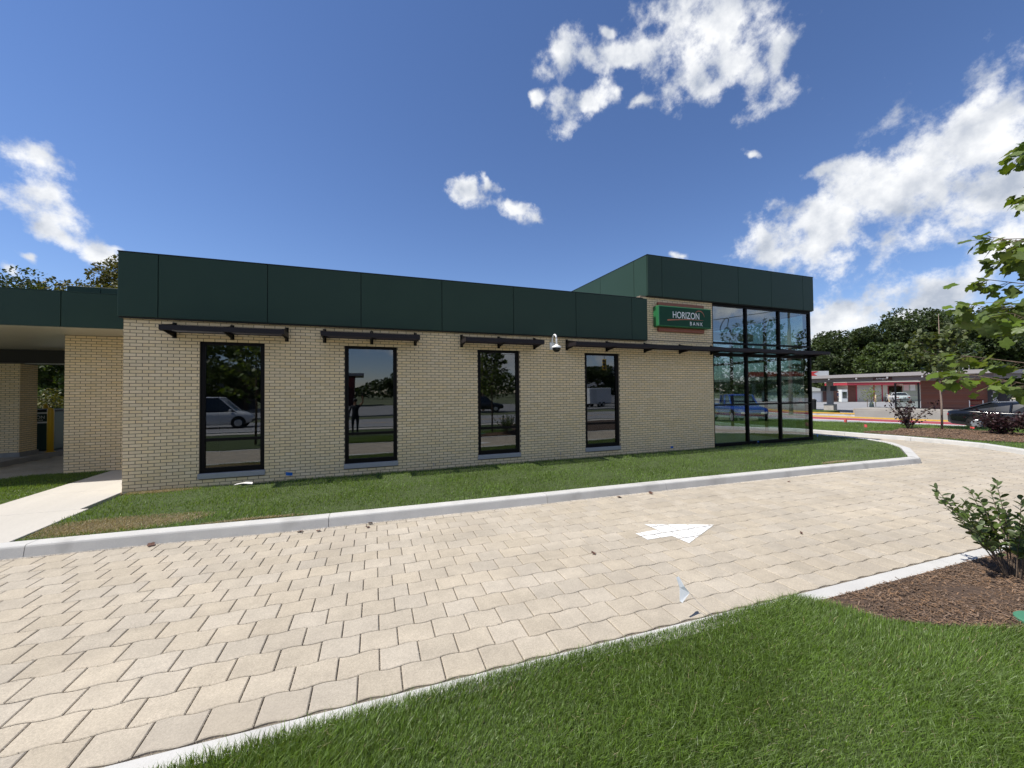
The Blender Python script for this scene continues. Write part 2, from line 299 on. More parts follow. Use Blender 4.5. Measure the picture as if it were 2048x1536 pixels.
# drive bed and pavers
DRIVE = [(-9,-2.9)]+KERB[1:]+KERB2+[d2w(17,-.03), d2w(-14,-.03)]
LANE = [(-3.05,3.2),(-3.0,16),(-5.5,16),(-5.5,5.5),(-9,3.2),(-9,1.6),(-5.2,2.0)]
drive = struct(MB().prism([(-14,-6.6),(-14,-2.5),(-9,-2.5),(22.7,-3.0),(22.7,16),(24.6,16),(24.9,-3),(22.5,-8.2),d2w(-18,-.05)], GZ-.05, -.166).build('driveway', joint_m))
lane = struct(MB().prism([(-2.6,2.0),(-2.6,18),(-5.6,18),(-5.6,5.4),(-10,3.2),(-10,1.4)], GZ-.05, -.166).build('drive_through_lane', joint_m))
PL, PW = .30, .265
def paver_mesh(sgn):
    A = .0105*sgn; gu, gv = .0046, .0034; n = 8
    def ring(inset, z):
        xs = np.linspace(-PL/2+gu+inset, PL/2-gu-inset, n+1); w = A*np.sin(2*np.pi*xs/PL)
        lo = [(x, -PW/2+gv+inset+k, z) for x, k in zip(xs, w)]; hi = [(x, PW/2-gv-inset+k, z) for x, k in zip(xs[::-1], w[::-1])]
        return lo+hi
    a, b, c = ring(0,-.03), ring(0,-.005), ring(.006,0); k = len(a)
    fs = [(i,(i+1)%k,k+(i+1)%k,k+i) for i in range(k)]+[(k+i,k+(i+1)%k,2*k+(i+1)%k,2*k+i) for i in range(k)]
    h = k//2
    fs += [(2*k+i,2*k+i+1,2*k+k-2-i,2*k+k-1-i) for i in range(h-1)]
    return np.array(a+b+c), np.array(fs)
PMV = {s: paver_mesh(s) for s in (1,-1)}
spots = []
for r in range(-4, 110):
    for k in range(-70, 90):
        u = (k+.5*(r % 2))*PL-.27+.135; v = (r+.5)*PW
        x, y = d2w(u, v); spots.append((x, y, r))
S = np.array(spots); vv = -(S[:,0]-DO[0])*DS+(S[:,1]-DO[1])*DC
inside = (inpoly(DRIVE, S[:,0], S[:,1]) & (vv > -.05)) | (inpoly(LANE, S[:,0], S[:,1]))
def add_streaks(mt):
    nt = mt.node_tree; N, L = nt.nodes, nt.links; b = N['Principled BSDF']; src = b.inputs['Base Color'].links[0].from_socket
    ge = N.new('ShaderNodeNewGeometry'); mp = N.new('ShaderNodeMapping'); mp.inputs['Rotation'].default_value = (0,0,-DA); mp.inputs['Scale'].default_value = (.12,1.5,1); L.new(ge.outputs['Position'], mp.inputs[0])
    nz = N.new('ShaderNodeTexNoise'); nz.inputs['Scale'].default_value = 1; nz.inputs['Detail'].default_value = 6; nz.inputs['Roughness'].default_value = .6; L.new(mp.outputs[0], nz.inputs['Vector'])
    mr = N.new('ShaderNodeMapRange'); L.new(nz.outputs['Fac'], mr.inputs[0]); mr.inputs[1].default_value = .3; mr.inputs[2].default_value = .7; mr.inputs[3].default_value = .92; mr.inputs[4].default_value = 1.06
    sc = N.new('ShaderNodeVectorMath'); sc.operation = 'SCALE'; L.new(src, sc.inputs[0]); L.new(mr.outputs[0], sc.inputs['Scale']); L.new(sc.outputs[0], b.inputs['Base Color'])
add_streaks(paver_m)      # long faint wheel tracks
# a course cut along the ribbon is kept: whatever the kerbs cover is hidden under them
ko = np.array(KERB[:8]+[KERB[8]]); 
near_k = np.array([min(math.hypot(a-b[0], c-b[1]) for b in KERB[8:13]) for a, c in S[:,:2]]) < .16
yk = np.interp(S[:,0], [p[0] for p in KERB[:9]], [p[1] for p in KERB[:9]])
inside |= (S[:,0] > -8) & (S[:,0] < 18.8) & (S[:,1] < yk+.16) & (vv > -.05) & (S[:,1] > -8)
S = S[inside]; px, py, pf = project(np.c_[S[:,:2], np.full(len(S), -.15)])
size = np.where((px > -40) & (px < 2090) & (py > 0) & (py < 1580), 1/pf, 0); order = np.argsort(-size)
pm = {}
for s in (1,-1):
    me = npmesh('paver', *PMV[s]); me.materials.append(paver_m); pm[s] = me
for i in order[:300]:
    x, y, r = S[i]; o = bpy.data.objects.new('paver', pm[1 if int(r) % 2 else -1]); COL.objects.link(o); o.parent = drive
    o.location = (x, y, -.15+rng.uniform(-.0015,.0015)); o.rotation_euler = (rng.uniform(-.004,.004), rng.uniform(-.004,.004), DA+rng.uniform(-.004,.004))
def paver_field(idx, parent):
    Vs, Fs, n = [], [], 0
    for i in idx:
        x, y, r = S[i]; V0, F0 = PMV[1 if int(r) % 2 else -1]; a = DA+rng.uniform(-.004,.004); c_, s_ = math.cos(a), math.sin(a)
        V = np.c_[x+V0[:,0]*c_-V0[:,1]*s_, y+V0[:,0]*s_+V0[:,1]*c_, V0[:,2]-.15+rng.uniform(-.002,.002)+V0[:,0]*rng.uniform(-.005,.005)]
        Vs.append(V); Fs.append(F0+n); n += len(V)
    stuff(link('pavers', npmesh('pavers', np.concatenate(Vs), np.concatenate(Fs)), paver_m, parent))
rest = order[300:]; inl = inpoly(LANE, S[rest,0], S[rest,1])
paver_field(rest[~inl], drive); paver_field(rest[inl], lane)
# grit in the joints and along the kerb
def stones(name, P, size, mt, parent, seed):
    g = np.random.default_rng(seed); n = len(P); r = g.uniform(*size,n)[:,None]
    o8 = np.array([(1,0,0),(-1,0,0),(0,1,0),(0,-1,0),(0,0,1),(0,0,-1)],float); V = (P[:,None,:]+o8[None]*r[:,None,:]*g.uniform(.6,1.3,(n,6,1))).reshape(-1,3); i = np.arange(n)[:,None]*6
    F = np.concatenate([i+f for f in ([0,2,4],[2,1,4],[1,3,4],[3,0,4],[2,0,5],[1,2,5],[3,1,5],[0,3,5])],0); return stuff(link(name, npmesh(name,V,F), mt, parent))
gq = np.random.default_rng(33); n = 15000; u = gq.uniform(-6,9,n); r_ = gq.integers(0,15,n); v = r_*PW+np.where(r_ % 2,1,1)*0+.0105*np.sin(2*np.pi*(u+.135)/PL)*np.where(r_ % 2,1,-1)*0+gq.normal(0,.005,n)
k_ = gq.uniform(0,1,n) < .45; kk = gq.integers(-20,30,n); u = np.where(k_,(kk+.5+.5*(r_ % 2))*PL-.135+gq.normal(0,.002,n),u); v = np.where(k_,(r_+gq.uniform(0,1,n))*PW,v)
PP = np.c_[DO[0]+u*DC-v*DS, DO[1]+u*DS+v*DC, np.full(n,-.1535)+gq.uniform(-.003,.003,n)]
grit_m = mat('joint_grit',(.36,.32,.26),.9,.35)
stones('joint_grit', PP, (.002,.0042), grit_m, drive, 34)
xx = gq.uniform(-3,18.6,9000); yy = np.interp(xx,[p[0] for p in KERB[:9]],[p[1] for p in KERB[:9]])-.062-np.abs(gq.normal(0,.022,9000))
stones('kerb_grit', np.c_[xx,yy,np.full(9000,-.148)], (.003,.008), mat('pale_grit',(.52,.48,.42),.9,.3), drive, 35)
# painted arrow, 4 mm above the stones
arrow = [(9.52,-5.48),(8.55,-5.06),(8.56,-5.33),(8.17,-5.34),(8.17,-5.60),(8.58,-5.61),(8.60,-5.91)]
def painted(name, pts, z, mt, cell=None):
    return struct(MB().add([(x,y,z) for x,y in pts], [tuple(range(len(pts)))]).build(name, mt))
def clip_poly(sub, x0, x1, y0, y1):
    for ax, val, sg in ((0,x0,1),(0,x1,-1),(1,y0,1),(1,y1,-1)):
        out = []
        for i in range(len(sub)):
            a, b = sub[i], sub[(i+1)%len(sub)]; ia, ib = (a[ax]-val)*sg >= 0, (b[ax]-val)*sg >= 0
            if ia: out.append(a)
            if ia != ib:
                t = (val-a[ax])/(b[ax]-a[ax]); out.append((a[0]+t*(b[0]-a[0]), a[1]+t*(b[1]-a[1])))
        sub = out
        if len(sub) < 3: return []
    return sub
# the paint lies on each stone and breaks at the joints
al_ = [((x-DO[0])*DC+(y-DO[1])*DS, -(x-DO[0])*DS+(y-DO[1])*DC) for x, y in arrow]
HEAD = [al_[0], al_[1], al_[6]]; SHAFT = [al_[2], al_[3], al_[4], al_[5]]
mb = MB()
for r in range(3, 10):
    for k in range(8, 22):
        u = (k+.5*(r % 2))*PL-.135; v = (r+.5)*PW
        for P in (HEAD, SHAFT):
            q = clip_poly(P, u-PL/2+.007, u+PL/2-.007, v-PW/2+.009, v+PW/2-.009)
            if len(q) > 2:
                w = [d2w(a, b) for a, b in q]
                if sum(w[i][0]*w[(i+1)%len(w)][1]-w[(i+1)%len(w)][0]*w[i][1] for i in range(len(w))) < 0: w = w[::-1]
                mb.add([(x,y,-.1445) for x,y in w], [tuple(range(len(w)))])
struct(mb.build('painted_arrow', mat('arrow_paint', (.78,.78,.76), .6, 0, [(60,.06,3)], dark=(26,(.50,.46,.40),.60,.70), world=True)))

# kerbs: swept stones with open joints
def sweep(path, prof, side=1):
    n = len(path); V = []; k = len(prof)
    for i, p in enumerate(path):
        a = Vector(path[max(i-1,0)]); b = Vector(p); c = Vector(path[min(i+1,n-1)])
        t1 = (b-a).normalized() if i else (c-b).normalized(); t2 = (c-b).normalized() if i < n-1 else t1
        t = (t1+t2).normalized(); nm = Vector((t.y,-t.x))*side; s = 1/max(.35, t.dot(t1))
        V += [(b.x+nm.x*o*s, b.y+nm.y*o*s, z) for o, z in prof]
    F = [(i*k+j, i*k+(j+1)%k, (i+1)*k+(j+1)%k, (i+1)*k+j) if side > 0 else (i*k+j, (i+1)*k+j, (i+1)*k+(j+1)%k, i*k+(j+1)%k) for i in range(n-1) for j in range(k)]
    F += [tuple(range(k)), tuple(range((n-1)*k, n*k))[::-1]] if side > 0 else [tuple(range(k))[::-1], tuple(range((n-1)*k, n*k))]
    return V, [f[::-1] for f in F]
def resample(path, step):
    out = [Vector(path[0])]
    for a, b in zip(path, path[1:]):
        a, b = Vector(a), Vector(b); m_ = max(1, round((b-a).length/step)); out += [a+(b-a)*i/m_ for i in range(1, m_+1)]
    return out
PROF = [(.062,-.30),(.055,-.152),(.030,-.030),(.022,-.012),(.008,-.002),(-.01,0),(-.18,0),(-.195,-.01),(-.195,-.30)]
def kerb(path, joints, side=1, prof=PROF, name='kerb'):
    root = struct(bpy.data.objects.new(name, None)); COL.objects.link(root)
    pts = resample(path, .5); acc = [0]
    for a, b in zip(pts, pts[1:]): acc.append(acc[-1]+(b-a).length)
    cuts = [0]+[j for j in joints if j < acc[-1]]+[acc[-1]]
    def at(s):
        i = min(max(int(np.searchsorted(acc, s))-1, 0), len(pts)-2); t = (s-acc[i])/max(1e-6, acc[i+1]-acc[i]); return pts[i]+(pts[i+1]-pts[i])*t
    for s0, s1 in zip(cuts, cuts[1:]):
        seg = [at(s0+.004)]+[p for p, s in zip(pts, acc) if s0+.05 < s < s1-.05]+[at(s1-.004)]
        link('kerb_stone', MB().add(*sweep(seg, prof, side)).mesh('kerb_stone'), conc_m, root)
    return root
kerb(KERB, [9.4,13.0,16.7,19.4,25.0,27.9,33.5,36.6,40], 1)
kerb(KERB2, [5,10,12.6,14.8,17.0,19.2,22], 1)
# flush concrete ribbon on the near side
kerb([d2w(-18,STRIP0-.01), d2w(18,STRIP0-.01)], [12,15.1,18.2,21.3,24.2,27.4], 1, [(.18,-.3),(.18,-.148),(.176,-.143),(.004,-.143),(0,-.148),(0,-.3)], 'concrete_ribbon')

# walkway slabs
wk = struct(bpy.data.objects.new('walkway', None)); COL.objects.link(wk)
for y0, y1 in ((-2.84,-1.2),(-1.2,.4),(.4,2.0),(2.0,3.1)):
    MB().chbox(-1.58,.10 if y1 < .1 else -.02,y0+.004,y1-.004,-.25,.0,.006).build('slab', walk_m, wk)
# drive-through island
isl = struct(MB().prism([(-5.55,5.6),(-5.55,16),(-9.5,16),(-9.5,5.6),(-7,5.2)], GZ, 0.0).build('island', mat('island_concrete', (.30,.28,.26), .9, 0, [(2,.1,4),(60,.08,2)])))

# ------------------------------------------------------------------ grass blades
def blades(name, poly, n, h, w, z, mt, extra=None, lean=.5, seed=1):
    g = np.random.default_rng(seed); P = np.array(poly); x0, y0 = P.min(0); x1, y1 = P.max(0)
    x = g.uniform(x0,x1,n); y = g.uniform(y0,y1,n); ok = inpoly(poly, x, y)
    if extra is not None: ok &= extra(x, y, g)
    x, y = x[ok], y[ok]; n = len(x)
    cl = .75+.35*np.sin(x*2.3+1.7*np.sin(y*1.9))*np.sin(y*2.7+x*.8)                       # taller and shorter tufts
    H = g.uniform(h[0],h[1],n)*cl; W = g.uniform(w[0],w[1],n); a = g.uniform(0,2*np.pi,n)
    fl = .6*np.sin(x*1.7+y*.9)+.5*np.sin(y*3.1-x*1.3); la = np.where(g.uniform(0,1,n) < .6, g.uniform(0,2*np.pi,n), 5.6+fl*1.1); L_ = H*g.uniform(.15,1,n)*lean*1.6
    cx, cy = np.cos(a)*W/2, np.sin(a)*W/2; lx, ly = np.cos(la)*L_, np.sin(la)*L_
    b1 = np.c_[x-cx,y-cy,np.full(n,z)]; b2 = np.c_[x+cx,y+cy,np.full(n,z)]
    m1 = np.c_[x-cx*.8+lx*.35,y-cy*.8+ly*.35,z+H*.6]; m2 = np.c_[x+cx*.8+lx*.35,y+cy*.8+ly*.35,z+H*.6]
    t = np.c_[x+lx,y+ly,z+H*np.sqrt(np.clip(1-(L_/H*.55)**2,.2,1))]
    V = np.stack([b1,b2,m1,m2,t],1).reshape(-1,3); i = np.arange(n)[:,None]*5
    F = np.concatenate([i+[0,1,3],i+[0,3,2],i+[2,3,4]],0)
    o = stuff(link(name, npmesh(name, V, F), mt)); return o
def bare(x, y):     # thin, dried-out turf near the walk and along the kerb
    d = np.minimum(((x-1.0)/1.15)**2+((y+2.42)/.42)**2, ((x-2.8)/.9)**2+((y+3.0)/.13)**2)
    d = np.minimum(d, ((x-.55)/.75)**2+((y+.12)/.14)**2); d = np.minimum(d, ((x-16.2)/.6)**2+((y+3.3)/.09)**2)
    return d
def turf(x, y, g): return g.uniform(0,1,len(x)) < np.clip(bare(x,y)*.9-.12, .04, 1)
o = blades('grass', LAWN_A, 520000, (.035,.085), (.005,.010), -.02, grass_m, lambda x,y,g: turf(x,y,g) & (g.uniform(0,1,len(x)) < np.clip(9/np.hypot(x-4.5,y+10)**1.0-.15,.12,1)) & (y < 4), seed=3); tag(o, 'green turf in front of the brick bank wall', 'grass')
o = blades('grass', LAWN_B, 120000, (.035,.075), (.004,.008), -.02, grass_m, lambda x,y,g: x > -7, seed=4); tag(o, 'small patch of turf left of the concrete walk', 'grass')
def near(x, y, g):
    d = np.hypot(x-4.49, y+10.13); return (g.uniform(0,1,len(x)) < np.clip(1.15-.09*d,.12,1)) & (y > -9.6) & (x < 11.5) & (x > 1.2)
LAWN_C2 = [d2w(-8,-.20), d2w(-1.2,-.19), d2w(.3,-.12), d2w(2.5,-.09), d2w(3.72,-.10)]+LAWN_C[2:]
o = blades('grass', [p for p in LAWN_C2], 2500000, (.045,.105), (.0020,.0046), -.13, grass_m, near, .55, seed=5); tag(o, 'long green turf in the foreground beside the drive', 'grass')
o = blades('dry_grass', LAWN_C2, 36000, (.04,.10), (.002,.004), -.13, straw_m, lambda x,y,g: (y > -9.6) & (x > 1.2) & (x < 11.5), 1.0, seed=15); tag(o, 'scattered dry blades in the foreground turf', 'dry grass')
DRY = [(-.1,-2.9),(2.4,-3.0),(2.4,-1.9),(-.1,-1.9)]
o = blades('dry_grass', [(.15,-2.85),(19,-3.6),(19,-2.8),(4,-2.3),(1.5,.05),(.1,.05)], 1100000, (.02,.05), (.004,.008), -.018, straw_m, lambda x,y,g: (bare(x,y) < 1.15) & (g.uniform(0,1,len(x)) < np.clip(1.25-bare(x,y),0,1)), 1.1, seed=6); tag(o, 'straw-coloured dead turf by the walk and kerb', 'dry grass')

# mulch chips
def chips(name, poly, n, z, size, mt, ext=None, seed=2):
    g = np.random.default_rng(seed); P = np.array(poly); x0, y0 = P.min(0); x1, y1 = P.max(0)
    x = g.uniform(x0,x1,n); y = g.uniform(y0,y1,n); ok = inpoly(poly,x,y)
    if ext is not None: ok &= ext(x,y)
    x, y = x[ok], y[ok]; n = len(x); l = g.uniform(*size,n); w = l*g.uniform(.10,.32,n); a = g.uniform(0,2*np.pi,n); ti = g.normal(0,.28,n); zc = z+g.uniform(.002,.026,n)
    ux, uy, uz = np.cos(a)*np.cos(ti), np.sin(a)*np.cos(ti), np.sin(ti); vx, vy = -np.sin(a), np.cos(a); th = w*.25
    c = np.c_[x,y,zc]; U = np.c_[ux,uy,uz]*l[:,None]/2; W = np.c_[vx,vy,g.normal(0,.3,n)]*w[:,None]/2; T = np.c_[np.zeros(n),np.zeros(n),th]
    V = np.stack([c-U-W*.6,c+U*.9-W,c+U+W*.5,c-U*.8+W,c-U*.5+T,c+U*.6+T],1).reshape(-1,3); i = np.arange(n)[:,None]*6
    F = np.concatenate([i+[0,1,5],i+[0,5,4],i+[1,2,5],i+[2,3,4],i+[2,4,5],i+[3,0,4]],0)
    return stuff(link(name, npmesh(name,V,F), mt))
o = chips('bark_mulch', BED, 330000, BEDZ-.004, (.012,.05), mulch_m, lambda x,y: (x < 15) & (y > -10), 8); tag(o, 'brown bark mulch under the shrub beside the drive', 'mulch')

# ------------------------------------------------------------------ the bank
bank = thing('bank_building', 'long cream brick bank with dark green panel fascia and glazed corner tower', 'building')
HEAD_Z, SILL_Z = 3.074, .264
WIN = [(1.26,2.445),(4.08,5.265),(7.325,8.505),(10.575,11.755)]
CH, BL = .0677, .2032
def wall(name, x0, x1, z0, z1, y, holes, parent, th=.2):
    "mortar backing with openings"
    xs = sorted({x0,x1,*[h[0] for h in holes],*[h[1] for h in holes]}); mb = MB()
    for a, b in zip(xs, xs[1:]):
        zs = [(z0,z1)]
        for h in holes:
            if h[0] < (a+b)/2 < h[1]: zs = [(p,q) for p, q in ((z0,h[2]),(h[3],z1)) if q-p > .01]
        for p, q in zs: mb.box(a,b,y,y+th,p,q)
    return mb.build(name, mortar_m, parent)
def brick_list(x0, x1, z0, z1, holes, phase=0, zref=0.0):
    out = []; k0 = math.floor((z0-zref)/CH)
    for k in range(k0, math.ceil((z1-zref)/CH)+1):
        za, zb = zref+k*CH+.005, zref+(k+1)*CH-.005; za, zb = max(za,z0), min(zb,z1)
        if zb-za < .02: continue
        segs = [(x0,x1)]
        for h in holes:
            if h[2] < (za+zb)/2 < h[3]: segs = [s for a, b in segs for s in ((a,min(b,h[0])),(max(a,h[1]),b)) if s[1]-s[0] > .01]
        x = x0-BL*(.5 if (k+phase) % 2 else 0)
        while x < x1:
            for a, b in segs:
                p, q = max(x+.005,a+.0), min(x+BL-.005,b-.0)
                if q-p > .03: out.append((p,q,za,zb))
            x += BL
    return out
def brick_boxes(L, y, axis='x', proud=.004, sgn=-1):
    B = np.array(L); n = len(B); e = rng.uniform(-.0006,.0006,n)+proud
    p, q, a, b = B.T; f = y+sgn*e; k = np.full(n,y-sgn*.01)
    def P(u, v, z): return np.stack([u,v,z],1) if axis == 'x' else np.stack([v,u,z],1)
    c = .002
    V = np.stack([P(p,k,a),P(q,k,a),P(q,k,b),P(p,k,b),P(p+c,f,a+c),P(q-c,f,a+c),P(q-c,f,b-c),P(p+c,f,b-c)],1).reshape(-1,3)
    i = np.arange(n)[:,None]*8
    F = np.concatenate([i+[4,5,6,7],i+[0,1,5,4],i+[1,2,6,5],i+[2,3,7,6],i+[3,0,4,7]],0)
    if (axis == 'x') != (sgn < 0): F = F[:,::-1]
    return V, F
holes = [(a,b,SILL_Z-.115,HEAD_Z) for a, b in WIN]
main = wall('wall', 0, 15.54, -.3, 3.52, 0, holes, bank)
BR = brick_list(0, 15.54, -.03, 3.49, holes)
full = {}
def brick_mesh(w, h):
    k = (round(w,3), round(h,3))
    if k not in full:
        V, F = brick_boxes([(-w/2,w/2,-h/2,h/2)], 0); me = npmesh('brick', V, F); me.materials.append(brick_m); full[k] = me
    return full[k]
near_b = [b for b in BR if b[1] < 1.255]; rest_b = [b for b in BR if b[1] >= 1.255]
near_b, rest_b = near_b[:300], rest_b+near_b[300:]
for p, q, a, b in near_b:
    o = bpy.data.objects.new('brick', brick_mesh(q-p,b-a)); COL.objects.link(o); o.parent = main
    o.location = ((p+q)/2, rng.uniform(-.0004,.0004), (a+b)/2)
tw = [b for b in brick_list(12.64, 15.54, 3.4, 4.86, [])]
rest_b += [b for b in tw if b[2] > 3.49]
wall('tower_wall', 12.6, 15.54, 3.52, 4.9, 0, [], bank)
stuff(link('bricks', npmesh('bricks', *brick_boxes(rest_b, 0)), brick_m, main))
# left flank of the main block
lf = MB().box(-.001,.2,.2,14,-.3,3.6).build('side_wall', mortar_m, bank)
stuff(link('bricks', npmesh('bricks', *brick_boxes(brick_list(.0,6,-.03,3.49,[],1), 0, 'y')), brick_m, lf))
# recessed wing beside the drive-through
WY = 3.1
wing = wall('wing_wall', -2.52, 0, -.35, 3.5, WY, [], bank)
stuff(link('bricks', npmesh('bricks', *brick_boxes(brick_list(-2.52,0,-.20,3.47,[],0), WY)), brick_m, wing))
MB().box(-2.519,-2.3,WY+.2,12,-.35,3.5).build('wing_side_wall', brick_m, bank)

# fascia panels, each its own sheet with an open joint
def panels(joints, y0, y1, z0, z1, axis='x', name='fascia_panel'):
    for a, b in zip(joints, joints[1:]):
        mb = MB()
        if axis == 'x': mb.chbox(a+.006,b-.006,y0,y1,z0,z1,.004)
        else: mb.chbox(y0,y1,a+.006,b-.006,z0,z1,.004)
        mb.build(name, green_m, bank)
FJ = [-.05,.592,2.519,4.442,6.364,8.308,10.239,12.177,12.764]
panels(FJ, -.12, -.09, 3.495, 4.775)
MB().box(-.04,12.755,-.088,.12,3.47,4.77).build('fascia_backing', trim_m, bank)
MB().box(-.055,12.6,-.124,.35,4.777,4.797).build('coping', trim_m, bank)
panels([-.086,2.0,4.0,6,8], -.05, -.02, 3.495, 4.775, 'y')
MB().box(-.02,12.7,.1,14,4.1,4.3).build('roof', M('roof_membrane', (.35,.35,.34), .9), bank)
TJ = [12.787,13.35,14.979,16.641,18.257,19.93,20.52]
panels(TJ, -.12, -.09, 4.888, 6.165)
panels([-.086,.543,2.498,4.759,6.9,9.0], 12.787, 12.817, 4.888, 6.165, 'y')
panels([-.086,1.6,3.4,5.2,7.0,9.0], 20.49, 20.52, 4.888, 6.165, 'y')
MB().box(12.818,20.489,-.088,8.98,4.868,6.1).build('tower_backing', trim_m, bank)
MB().box(12.78,20.526,-.125,9.02,6.166,6.184).build('coping', trim_m, bank)
MB().box(12.82,15.5,.2,9,4.3,4.866).build('tower_side_wall', mortar_m, bank)
# wing parapet
for a, b in ((-2.62,-1.95),(-1.95,-.02)): MB().chbox(a+.006,b-.006,3.32,3.36,3.9,4.76,.004).build('fascia_panel', green_m, bank)
MB().box(-2.61,-.03,3.362,9,3.6,4.72).build('wing_parapet', trim_m, bank)

# punched windows
glass_m = glassmat('dark_glass', (.36,.40,.40), .115)
for a, b in WIN:
    f = MB()
    y0, y1 = .035, .13; fw = .085
    f.box(a+.002,a+fw,y0,y1,SILL_Z,HEAD_Z-.002); f.box(b-fw,b-.002,y0,y1,SILL_Z,HEAD_Z-.002)
    f.box(a+fw,b-fw,y0,y1,HEAD_Z-.085,HEAD_Z-.002); f.box(a+fw,b-fw,y0,y1,SILL_Z,SILL_Z+.10); f.box(a+fw,b-fw,y0+.01,y1,.93,.99)
    win = f.build('window', alu_m, bank)
    for z0, z1 in ((SILL_Z+.1,.93),(.99,HEAD_Z-.085)): MB().box(a+fw,b-fw,.075,.083,z0,z1).build('pane', glass_m, win)
    MB().chbox(a-.02,b+.02,-.04,.12,SILL_Z-.11,SILL_Z-.002,.006).build('sill', sill_m, win)
# storefront
sf = bpy.data.objects.new('storefront', None); COL.objects.link(sf); sf.parent = bank
MX = [15.54,17.14,18.80,20.46]; ZR = [.06,1.40,3.12,3.50,4.80]
sglass = glassmat('storefront_glass', (.60,.68,.66), .20)
def curtain(fixed, us, axis):
    def bx(u0,u1,d0,d1,z0,z1):
        return MB().box(u0,u1,d0,d1,z0,z1) if axis == 'x' else MB().box(d0,d1,u0,u1,z0,z1)
    d0, d1 = (fixed, fixed+.13) if axis == 'x' else (fixed-.13, fixed)
    for u in us: bx(u-.035,u+.035,d0,d1,.0,4.87).build('mullion', alu_m, sf)
    for a, b in zip(us, us[1:]):
        for z, h in ((0,.11),(1.38,.055),(3.08,.11),(3.50,.06),(4.79,.08)): bx(a+.035,b-.035,d0+.008,d1-.004,z,z+h).build('transom', alu_m, sf)
        for z0, z1 in ((.11,1.38),(1.435,3.08),(3.19,3.50),(3.56,4.79)): bx(a+.035,b-.035,d0+.055,d0+.063,z0,z1).build('pane', sglass, sf)
curtain(.0, MX, 'x'); curtain(20.495, [.17,1.8,3.45,5.1,6.7,8.3], 'y')
# rooms behind the glass
iw = M('interior_wall', (.62,.61,.58), .8); ic = M('interior_ceiling', (.80,.80,.78), .9); ifl = M('interior_floor', (.16,.15,.14), .4)
MB().box(.2,20.35,.25,13.8,-.06,-.02).build('floor', ifl, bank)
MB().box(.2,12.6,.25,13.8,3.35,3.4).build('ceiling', ic, bank)
MB().box(12.82,20.3,.25,8.9,4.80,4.85).build('ceiling', ic, bank)
MB().box(.2,12.7,5.0,5.1,-.02,3.35).build('partition', iw, bank)
MB().box(12.6,12.8,.25,9,-.02,4.8).build('partition', iw, bank)
curtain(8.86, [15.2,16.9,18.6,20.3], 'x'); MB().box(12.8,15.16,8.85,8.99,-.02,4.8).build('partition', iw, bank)
for x in (3.2,6.3,9.5): MB().box(x,x+.1,.25,5,-.02,3.35).build('partition', iw, bank)
MB().box(17.4,17.75,2.6,2.95,-.02,4.8).build('column', M('interior_column', (.55,.55,.53), .7), bank)
MB().box(14.0,16.6,3.4,4.0,-.02,1.05).build('teller_counter', M('counter', (.25,.14,.07), .5), bank)
MB().box(13.2,19.5,1.6,1.75,3.9,4.2).build('ceiling_baffle', iw, bank)
MB().box(20.3,20.49,8.3,14,-.3,4.9).build('rear_wall', brick_m, bank)

# sun shades
def shade(x0, x1, bx):
    s = bpy.data.objects.new('sun_shade', None); COL.objects.link(s); s.parent = bank
    MB().box(x0,x1,-.60,-.565,3.192,3.290).build('front_rail', shade_m, s)
    MB().box(x0,x0+.03,-.565,-.03,3.185,3.285).build('end_rail', shade_m, s); MB().box(x1-.03,x1,-.565,-.03,3.185,3.285).build('end_rail', shade_m, s)
    for y in np.arange(-.52,-.05,.085):
        MB().add([(x0+.03,y-.03,3.20),(x1-.03,y-.03,3.20),(x1-.03,y+.03,3.255),(x0+.03,y+.03,3.255),(x0+.03,y-.03,3.208),(x1-.03,y-.03,3.208),(x1-.03,y+.03,3.263),(x0+.03,y+.03,3.263)],[(0,3,2,1),(4,5,6,7),(0,1,5,4),(1,2,6,5),(2,3,7,6),(3,0,4,7)]).build('slat', shade_m, s)
    for x in bx:
        b = MB().box(x-.035,x+.035,-.02,-.004,3.10,3.42); b.add([(x-.012,-.02,3.12),(x-.012,-.02,3.40),(x-.012,-.56,3.30),(x-.012,-.56,3.19),(x+.012,-.02,3.12),(x+.012,-.02,3.40),(x+.012,-.56,3.30),(x+.012,-.56,3.19)],[(0,1,2,3),(7,6,5,4),(0,4,5,1),(1,5,6,2),(2,6,7,3),(3,7,4,0)])
        b.build('bracket', alu_m, s)
        bo = MB()
        for z in (3.13,3.165,3.355,3.39): bo.tube([(x,-.02,z),(x,-.027,z)],.010,6)
        bo.build('bolt', M('bolt_steel', (.6,.6,.6), .3, metal=.8), s)
shade(.79,2.92,(.83,1.84,2.88)); shade(3.62,5.75,(3.65,4.68,5.71)); shade(6.86,9.0,(6.89,7.91,8.96)); shade(9.95,20.62,(9.98,11.33,12.72,14.11,15.45,17.14,18.8,20.4))

